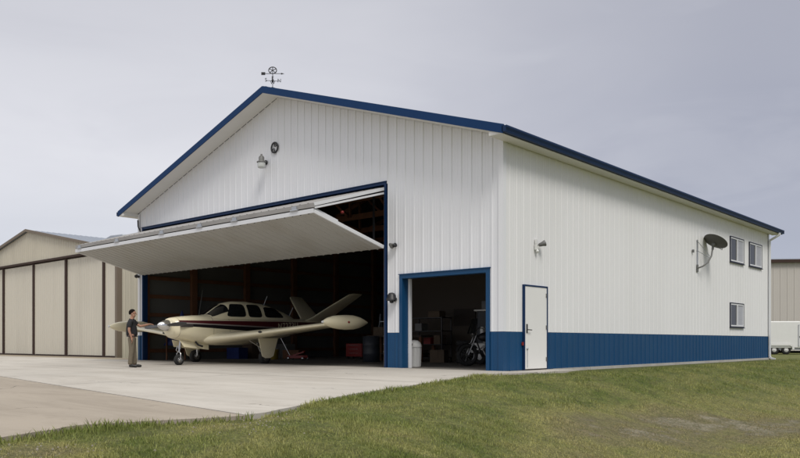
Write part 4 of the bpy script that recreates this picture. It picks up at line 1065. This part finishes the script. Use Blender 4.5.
# motorcycle
def cyc_wheel(mb, c, r, tr):
    n = 28
    mb.tube([(c[0]+math.cos(2*PI*k/n)*r, c[1], c[2]+math.sin(2*PI*k/n)*r) for k in range(n+1)], tr, 10)
mc = thing('motorcycle', 'dark motorcycle with chrome pipes parked inside the small garage', 'motorcycle', (-2.35, 3.0, 0), math.radians(-122))
for x in (-.72, .78):
    mb = MB(); cyc_wheel(mb, (x, 0, .32), .26, .062); w_ = mb.build('wheel', 'rubber', mc)
    mb = MB(); cyc_wheel(mb, (x, 0, .32), .205, .014); mb.lathe((x, -.05, .32), (0, 1, 0), [(.05, 0), (.05, .1)], 12)
    for k in range(10): t = 2*PI*k/10; mb.tube([(x, 0, .32), (x+math.cos(t)*.2, 0, .32+math.sin(t)*.2)], .005, 5)
    mb.build('rim', 'dimchrome', w_)
mb = MB(); mb.tube([(.55, 0, .88), (.1, 0, .72), (-.3, 0, .62), (-.72, .08, .32)], .025, 8); mb.tube([(.55, 0, .84), (.35, 0, .32), (-.2, 0, .26), (-.3, 0, .6)], .025, 8); mb.tube([(-.3, 0, .62), (-.72, -.08, .32)], .02, 8); mb.build('frame', 'black', mc)
mb = MB(); mb.sphere((.18, 0, .82), .2, 18, sc=(1.45, .75, .72)); mb.build('fuel_tank', 'black', mc)
mb = MB(); mb.sphere((-.35, 0, .76), .2, 16, sc=(1.7, .75, .4)); mb.sphere((-.68, 0, .80), .14, 14, sc=(1.2, .8, .5)); mb.build('seat', 'seat', mc)
mb = MB(); mb.box(-.12, .26, -.12, .12, .30, .52)
for s2 in (-1, 1):
    for q in range(5): mb.lathe((.07+s2*.10, 0, .52+q*.035), (s2*.45, 0, 1), [(.085, 0), (.085, .018), (.06, .02)], 14)
bevel(mb.build('engine', 'enginegrey', mc), .02)
for s2 in (-1, 1):
    mb = MB(); mb.tube([(.22, s2*.10, .58), (.36, s2*.14, .46), (.28, s2*.15, .27), (-.2, s2*.16, .23), (-.9, s2*.17, .30)], [.025, .025, .028, .035, .042], 12); mb.build('exhaust_pipe', 'dimchrome', mc)
    mb = MB(); mb.tube([(.52, s2*.09, .92), (.78, s2*.09, .32)], .022, 10); mb.build('fork', 'dimchrome', mc)
mb = MB(); mb.tube([(.40, -.38, 1.04), (.50, -.2, 1.08), (.53, 0, .98), (.50, .2, 1.08), (.40, .38, 1.04)], .014, 8); mb.build('handlebar', 'dimchrome', mc)
mb = MB(); mb.lathe((.60, 0, .92), (1, 0, 0), [(.0, -.08), (.07, -.05), (.09, .05), (.085, .06), (0, .055)], 16); mb.build('headlight', 'dimchrome', mc)
for x in (-.74, .78):
    mb = MB(); mb.grid(lambda u, v, x=x: (x+math.cos(.3+2.3*u)*.345, (v-.5)*.15, .32+math.sin(.3+2.3*u)*.345), 12, 4); mb.build('fender', 'black', mc)
mb = MB(); mb.sphere((-1.04, 0, .62), .05, 10); mb.build('tail_light', 'red', mc)

for s2 in (-1, 1):
    mb = MB(); mb.box(-.98, -.48, min(s2*.17, s2*.36), max(s2*.17, s2*.36), .48, .80); bevel(mb.build('saddlebag', 'seat', mc), .04, 3)
mb = MB(); mb.grid(lambda u, v: (.56+.10*(1-v)+.03*math.cos((u-.5)*3), (u-.5)*.62*(1-.25*v), .92+.42*v), 12, 8); mb.build('windscreen', 'planeglass', mc)
def leg4(mb, x0, x1, y0, y1, z, w=.04):
    for x in (x0, x1-w):
        for y in (y0, y1-w): mb.box(x, x+w, y, y+w, 0, z)
# golf cart
gc = thing('golf_cart', 'white golf cart with flat roof behind the motorcycle', 'golf cart', (-2.75, 4.6, 0), math.radians(4))
mb = MB(); mb.prism([(-1.15, -.58, .35), (1.15, -.58, .35), (1.2, -.58, .62), (.95, -.58, .82), (.72, -.58, .82), (.60, -.58, .40), (-.1, -.58, .40), (-.2, -.58, .62), (-1.2, -.58, .66)], (0, 1.16, 0)); bevel(mb.build('body', 'plastwhite', gc), .04, 3)
mb = MB(); mb.box(-.75, -.18, -.5, .5, .66, .78); mb.box(-.85, -.72, -.5, .5, .78, 1.15); bevel(mb.build('seat', 'plastwhite', gc), .04, 3)
mb = MB(); mb.box(-1.0, .95, -.6, .6, 1.62, 1.67); bevel(mb.build('canopy', 'plastwhite', gc), .02)
for (x, x2) in ((-.95, -.92), (.9, .75)):
    for s2 in (-1, 1): mb = MB(); mb.tube([(x, s2*.52, .6), (x2, s2*.52, 1.63)], .018, 8); mb.build('canopy_post', 'black', gc)
for x in (-.8, .8):
    for s2 in (-1, 1):
        mb = MB(); mb.lathe((x, s2*.52-.08, .23), (0, 1, 0), [(.1, 0), (.2, 0), (.23, .03), (.23, .13), (.2, .16), (.1, .16)], 20); w_ = mb.build('wheel', 'rubber', gc)
        mb = MB(); mb.lathe((x, s2*.52, .23), (0, s2, 0), [(0, .07), (.1, .06), (.12, .0)], 14); mb.build('rim', 'plastwhite', w_)
mb = MB(); mb.tube([(.62, -.25, .8), (.42, -.25, 1.0)], .02, 8); mb.tube([(.42+math.cos(t)*.12, -.25+math.sin(t)*.17, 1.0+math.cos(t)*.10) for t in [2*PI*k/16 for k in range(17)]], .014, 8); mb.build('steering_wheel', 'black', gc)

# shelving with boxes & tyres at the left in the garage
sh_ = thing('storage_shelf', 'dark steel shelf unit against the tan partition inside the garage', 'shelf', (-7.6, 5.4, 0))
for lx in (0, 1.46):
    mb = MB(); mb.box(lx, lx+.04, 0, .04, 0, 1.55); mb.box(lx, lx+.04, .51, .55, 0, 1.55); mb.box(lx+.005, lx+.035, .041, .509, .04, .07); mb.build('shelf_frame', 'black', sh_)
for z in (.12, .58, 1.04, 1.5): mb = MB(); mb.box(.0, 1.5, 0, .55, z+.001, z+.03); mb.build('shelf_board', 'black', sh_)
items = [(-6.75, .15, 'card', .35, .25, 'brown cardboard box on the lowest board of the storage shelf'), (-6.3, .61, 'red', .3, .22, 'red metal toolbox on the second board of the storage shelf'),
         (-5.85, .61, 'card', .28, .3, 'tall brown carton right of the red toolbox on the shelf'), (-6.7, 1.07, 'dishmount', .3, .26, 'grey crate on the third board of the storage shelf'), (-6.1, 1.53, 'card', .5, .22, 'wide brown carton on top of the storage shelf')]
for x, z, mt, w, h, lb in items:
    mb = MB(); mb.box(0, w, 0, .35, .0, h); mb.box(-.006, w+.006, -.006, .356, h*.78, h*.80+.02)
    if mt == 'red': mb.tube([(w*.25, .17, h), (w*.25, .17, h+.05), (w*.75, .17, h+.05), (w*.75, .17, h)], .01, 8)
    nm = 'toolbox' if mt == 'red' else ('crate' if mt == 'dishmount' else 'cardboard_box')
    o = mb.build(nm, mt, loc=(x-.7, 5.5, z+.002)); bevel(o, .008); tag(o, lb, nm.replace('_', ' '))
pb = MB(); pb.box(0, .95, -.03, 0, 0, .6); pbo = tag(pb.build('pegboard', paint('dark_board', (.03, .022, .018), .8), loc=(-6.5, 6.59, 1.25)), 'dark brown pegboard on the partition between shelf and golf cart canopy', 'pegboard')
# blue folded tarp on sawhorse, leaning pole, left in the bay
tp = thing('folded_tarp', 'blue tarp draped to a peak at the left wall behind the propeller', 'tarp', (-15.55, 1.05, 0), math.radians(40))
mb = MB()
mb.grid(lambda u, v: ((u-.5)*.95*(1-v*.6)+.18*v, math.sin(u*9)*.10*(1-v)+.05*math.sin(v*7), .55+1.35*v*(1-.35*abs(u-.62)*2)), 24, 12); mb.build('sheet', 'tarp', tp).modifiers.new('sol', 'SOLIDIFY').thickness = .015
mb = MB()
for x in (-.35, .35): mb.tube([(x-.1, .3, 0), (x, 0, .95), (x+.1, -.3, 0)], .03, 8)
mb.beam((-.4, 0, .97), (.4, 0, .97), .08, .05); mb.build('trestle', 'wood', tp)
lp = MB(); lp.tube([(-15.1, 1.5, .0), (-16.12, 2.62, 2.75)], .03, 8); lp.tube([(-15.1, 1.5, .0), (-15.12, 1.52, .06)], .05, 8)
tag(lp.build('tow_bar_pole', 'dishmount'), 'long grey pole leaning on the left inside wall', 'pole')
# things on the floor under the plane
yb_ = thing('yellow_bucket', 'yellow bucket half hidden behind the near landing gear door', 'bucket', (-13.2, 3.9, 0))
mb = MB(); mb.lathe((0, 0, 0), (0, 0, 1), [(0, 0), (.14, 0), (.17, .36), (.18, .37), (.18, .40), (.165, .40), (.13, .03), (0, .03)], 22); mb.build('pail', 'yellow', yb_)
mb = MB(); mb.tube([(math.cos(t)*.18, 0, .37+math.sin(t)*.15) for t in [PI*k/10 for k in range(11)]], .005, 6); mb.build('handle', 'steel', yb_)
fj = thing('floor_jack', 'red trolley jack with long handle on the floor right of the near landing gear', 'jack', (-12.3, 4.3, 0), math.radians(15))
mb = MB(); mb.box(-.38, .38, -.14, -.11, .06, .17); mb.box(-.38, .38, .11, .14, .06, .17); mb.box(-.3, .1, -.105, .105, .08, .15); bevel(mb.build('chassis', 'red', fj), .01)
mb = MB(); mb.beam((-.2, 0, .16), (.3, 0, .30), .09, .05); mb.lathe((.3, 0, .31), (0, 0, 1), [(.06, 0), (.06, .03), (0, .03)], 12); mb.build('lift_arm', 'red', fj)
mb = MB(); mb.tube([(-.34, 0, .15), (-.85, 0, .95)], .018, 8); mb.build('handle', 'steel', fj)
for x in (-.33, .33):
    for s2 in (-1, 1): mb = MB(); mb.lathe((x, s2*.155-.02, .06), (0, 1, 0), [(0, 0), (.06, 0), (.06, .04), (0, .04)], 14); mb.build('wheel', 'steel', fj)
rc = thing('tool_chest', 'low red tool chest in the dim bay below the near wing tip tank', 'tool chest', (-11.9, 6.5, 0))
mb = MB(); mb.box(0, .9, 0, .45, .1, .62); bevel(mb.build('cabinet', 'red', rc), .01)
for z in (.14, .30, .46):
    mb = MB(); mb.box(.03, .87, -.015, -.002, z, z+.13); d_ = mb.build('drawer', 'red', rc); mb = MB(); mb.box(.2, .7, -.03, -.016, z+.09, z+.105); mb.build('handle', 'steel', d_)
for x in (.06, .78):
    for y in (.06, .36): mb = MB(); mb.lathe((x, y, .05), (0, 1, 0), [(0, 0), (.05, 0), (.05, .03), (0, .03)], 12); mb.build('caster', 'rubber', rc)
# workbench with drums on the right rear of the bay
wb = thing('workbench', 'dark timber workbench behind the oil drum at the right of the big bay', 'workbench', (-9.3, 5.0, 0))
mb = MB(); mb.box(0, 2.6, 0, .8, .86, .92); mb.build('bench_top', 'ply', wb)
for x in (0, 2.5):
    for y in (0, .7): mb = MB(); mb.box(x, x+.1, y, y+.1, 0, .858); mb.build('leg', 'wood', wb)
mb = MB(); mb.box(.1, 2.5, .05, .75, .25, .28); mb.build('lower_board', 'ply', wb)
def can(loc, r, h, mt, lb):
    mb = MB(); mb.lathe((0, 0, 0), (0, 0, 1), [(0, 0), (r, 0), (r, h*.31), (r*1.03, h*.33), (r, h*.35), (r, h*.64), (r*1.03, h*.66), (r, h*.68), (r, h), (r*.9, h), (r*.88, h-.012), (0, h-.012)], 22)
    mb.lathe((r*.5, 0, h-.012), (0, 0, 1), [(.03, 0), (.03, .02), (0, .02)], 10)
    return tag(mb.build('oil_drum', mt, loc=loc), lb, 'drum')
can((-8.0, 3.9, 0), .29, .88, 'darkdrum', 'dark oil drum near the right edge of the big aircraft opening')

# more clutter in the dim bays
def boxy(name, lb, cat, loc, rz, w, d, h, mt):
    mb = MB(); mb.box(0, w, 0, d, 0, h); mb.box(-.006, w+.006, -.006, d+.006, h*.80, h*.80+.025); mb.box(w*.42, w*.58, -.008, d+.008, h*.3, h+.004)
    o = mb.build(name, mt, loc=loc); o.rotation_euler = (0, 0, rz); bevel(o, .008); return tag(o, lb, cat)
cb = thing('steel_cabinet', 'tall dark cabinet with two doors seen behind the golf cart canopy', 'cabinet', (-5.0, 5.9, 0))
mb = MB(); mb.box(0, 1.0, 0, .5, .06, 1.75); bevel(mb.build('carcass', 'darkdrum', cb), .01)
for x in (.02, .505):
    mb = MB(); mb.box(x, x+.475, -.02, -.001, .1, 1.72); d_ = mb.build('door', 'darkdrum', cb); mb = MB(); mb.box(x+(.42 if x < .3 else .03), x+(.445 if x < .3 else .055), -.04, -.021, .85, 1.05); mb.build('handle', 'steel', d_)
boxy('cardboard_box', 'closed brown carton on the garage floor before the storage shelf', 'cardboard box', (-5.9, 4.5, .001), .3, .5, .4, .42, 'card')
boxy('storage_bin', 'dark lidded bin on the garage floor behind the motorcycle front wheel', 'bin', (-5.1, 4.9, .001), -.2, .6, .42, .5, 'darkdrum')
boxy('storage_bin', 'dark lidded bin stacked on top of the steel cabinet', 'bin', (-4.85, 5.95, 1.752), .05, .6, .4, .3, 'enginegrey')
for k in range(4):
    mb = MB(); n = 24; mb.tube([(math.cos(2*PI*q/n)*.25, math.sin(2*PI*q/n)*.25, 0) for q in range(n+1)], .09, 10)
    o = mb.build('spare_tyre', 'rubber', loc=(-4.25, 4.3, .09+k*.185)); tag(o, ['lowest black tyre of the stack', 'second black tyre from the floor in the stack', 'third black tyre from the floor in the stack', 'topmost black tyre of the stack'][k]+' behind the motorcycle', 'tyre', 'tyres stacked behind the motorcycle')
sl2 = thing('stepladder', 'grey stepladder in the dim bay behind the dark oil drum', 'ladder', (-10.6, 7.4, 0), .5)
for x0_, s2 in ((-.25, 1), (.25, 1)):
    mb = MB(); mb.beam((x0_, -.45, 0), (x0_*.7, 0, 1.8), .03, .07); mb.build('front_rail', 'galv', sl2); mb = MB(); mb.beam((x0_, .5, 0), (x0_*.7, .03, 1.78), .025, .04); mb.build('rear_rail', 'galv', sl2)
for k in range(1, 6):
    z = .3*k; y_ = -.45+.45*z/1.8; h_ = .25*(1-.3*z/1.8)-.016; mb = MB(); mb.box(-h_, h_, y_-.04, y_+.05, z-.015, z+.01); mb.build('step', 'galv', sl2)
boxy('cardboard_box', 'brown carton standing on the left end of the workbench', 'cardboard box', (-9.15, 5.2, .923), .1, .45, .35, .3, 'card')
boxy('storage_bin', 'blue lidded bin seen under the airplane between nose wheel and near landing gear', 'bin', (-15.6, 3.4, .001), .1, .7, .5, .45, 'tarp')
boxy('cardboard_box', 'large brown carton just right of the blue bin, below the near wing', 'cardboard box', (-15.9, 4.4, .001), .05, .6, .7, .8, 'card')
boxy('storage_bin', 'grey lidded bin behind the low wooden crate at the inside wall', 'bin', (-15.8, 6.0, .001), 0, .8, .5, .6, 'dishmount')
boxy('wooden_crate', 'low brown wooden crate on the bay floor behind the red trolley jack', 'crate', (-14.4, 5.3, .001), .25, .8, .5, .35, 'wood')

# ------------------------------------------------------------------ world & light
w = bpy.data.worlds.new('World'); SC.world = w; w.use_nodes = True; nt = w.node_tree; N = nt.nodes; Lk = nt.links
bg = N['Background']
SUN_EL, SUN_AZ = math.radians(52), math.radians(-28)      # direction the light comes from: azimuth measured from +X
sdv = Vector((math.cos(SUN_EL)*math.cos(SUN_AZ), math.cos(SUN_EL)*math.sin(SUN_AZ), math.sin(SUN_EL)))
sky = N.new('ShaderNodeTexSky'); sky.sky_type = 'NISHITA'; sky.sun_disc = False; sky.sun_elevation = SUN_EL; sky.sun_rotation = math.atan2(sdv.x, sdv.y)
tc = N.new('ShaderNodeTexCoord')
sp = N.new('ShaderNodeSeparateXYZ'); Lk.new(tc.outputs['Generated'], sp.inputs[0])
def mth(op, *a):
    n = N.new('ShaderNodeMath'); n.operation = op
    for i, v in enumerate(a):
        if isinstance(v, (int, float)): n.inputs[i].default_value = v
        else: Lk.new(v, n.inputs[i])
    return n.outputs[0]
def rmp(src, a, b, lo=0., hi=1., smooth=True):
    r = N.new('ShaderNodeMapRange'); r.interpolation_type = 'SMOOTHSTEP' if smooth else 'LINEAR'
    for i, v in enumerate((a, b, lo, hi)): r.inputs[i+1].default_value = v
    Lk.new(src, r.inputs[0]); return r.outputs[0]
def mixc(f, a, b):
    x = N.new('ShaderNodeMix'); x.data_type = 'RGBA'
    if isinstance(f, (int, float)): x.inputs[0].default_value = f
    else: Lk.new(f, x.inputs[0])
    for s_, v in ((6, a), (7, b)):
        if isinstance(v, tuple): x.inputs[s_].default_value = rgba(v)
        else: Lk.new(v, x.inputs[s_])
    return x.outputs[2]
mp = N.new('ShaderNodeMapping'); mp.inputs['Scale'].default_value = (1.0, 1.0, 2.6); Lk.new(tc.outputs['Generated'], mp.inputs['Vector'])
cn = N.new('ShaderNodeTexNoise'); cn.inputs['Scale'].default_value = 1.6; cn.inputs['Detail'].default_value = 5; cn.inputs['Roughness'].default_value = .5; cn.inputs['Distortion'].default_value = .3; Lk.new(mp.outputs[0], cn.inputs['Vector'])
# overcast: brighter cloud to the left of the view, slate cloud to the right, brighter overhead
side = mth('ADD', mth('MULTIPLY', sp.outputs[0], rgt[0]), mth('MULTIPLY', sp.outputs[1], rgt[1]))   # world-fixed axis
sval = mth('ADD', side, mth('MULTIPLY_ADD', cn.outputs['Fac'], .9, -.45))
light, slate = (6.3, 6.3, 6.7), (2.75, 2.9, 3.65)
cl = mixc(rmp(sval, -.22, .52), light, slate)
lowc = mixc(rmp(sval, -.45, .5), (4.5, 4.85, 5.6), (3.7, 4.0, 4.9))
cl = mixc(rmp(sp.outputs[2], .0, .22), lowc, cl)
cl = mixc(rmp(cn.outputs['Fac'], .3, .7, 0, .14), cl, (7.2, 7.2, 7.5))
m3 = N.new('ShaderNodeMapping'); m3.inputs['Scale'].default_value = (1.0, 1.0, 3.8); m3.inputs['Rotation'].default_value = (.2, .1, .3); Lk.new(tc.outputs['Generated'], m3.inputs['Vector'])
c3 = N.new('ShaderNodeTexNoise'); c3.inputs['Scale'].default_value = 3.4; c3.inputs['Detail'].default_value = 7; c3.inputs['Roughness'].default_value = .55; c3.inputs['Distortion'].default_value = .6; Lk.new(m3.outputs[0], c3.inputs['Vector'])
cl = mixc(rmp(c3.outputs['Fac'], .42, .70, 0, .13), cl, (3.9, 3.95, 4.5))
cl = mixc(rmp(c3.outputs['Fac'], .50, .30, 0, .10), cl, (7.3, 7.3, 7.5))
cl = mixc(rmp(sp.outputs[2], .20, .42, 0, .42), cl, (3.9, 3.95, 4.4))
up_ = mixc(rmp(sp.outputs[2], .45, .95), cl, (12., 12., 11.8))
fin = mixc(.94, sky.outputs[0], up_)
Lk.new(fin, bg.inputs['Color']); bg.inputs['Strength'].default_value = .1
sun = bpy.data.lights.new('sun', 'SUN'); sun.energy = 1.5; sun.angle = math.radians(20); sun.color = (1, .96, .9)
so = bpy.data.objects.new('sun', sun); C.objects.link(so); so.rotation_euler = (-sdv).to_track_quat('-Z', 'Y').to_euler()

cam = bpy.data.cameras.new('camera'); co = bpy.data.objects.new('camera', cam); C.objects.link(co)
co.location = CAM; co.rotation_euler = (PI/2, 0, YAW); cam.lens = 762/800*36; cam.sensor_width = 36; cam.sensor_fit = 'HORIZONTAL'; cam.shift_y = (342-229)/800
cam.clip_end = 5000; cam.clip_start = .05
SC.camera = co
SC.view_settings.view_transform = 'Standard'; SC.view_settings.look = 'None'; SC.view_settings.gamma = 1; SC.view_settings.exposure = 0.28
SC.view_settings.use_curve_mapping = False
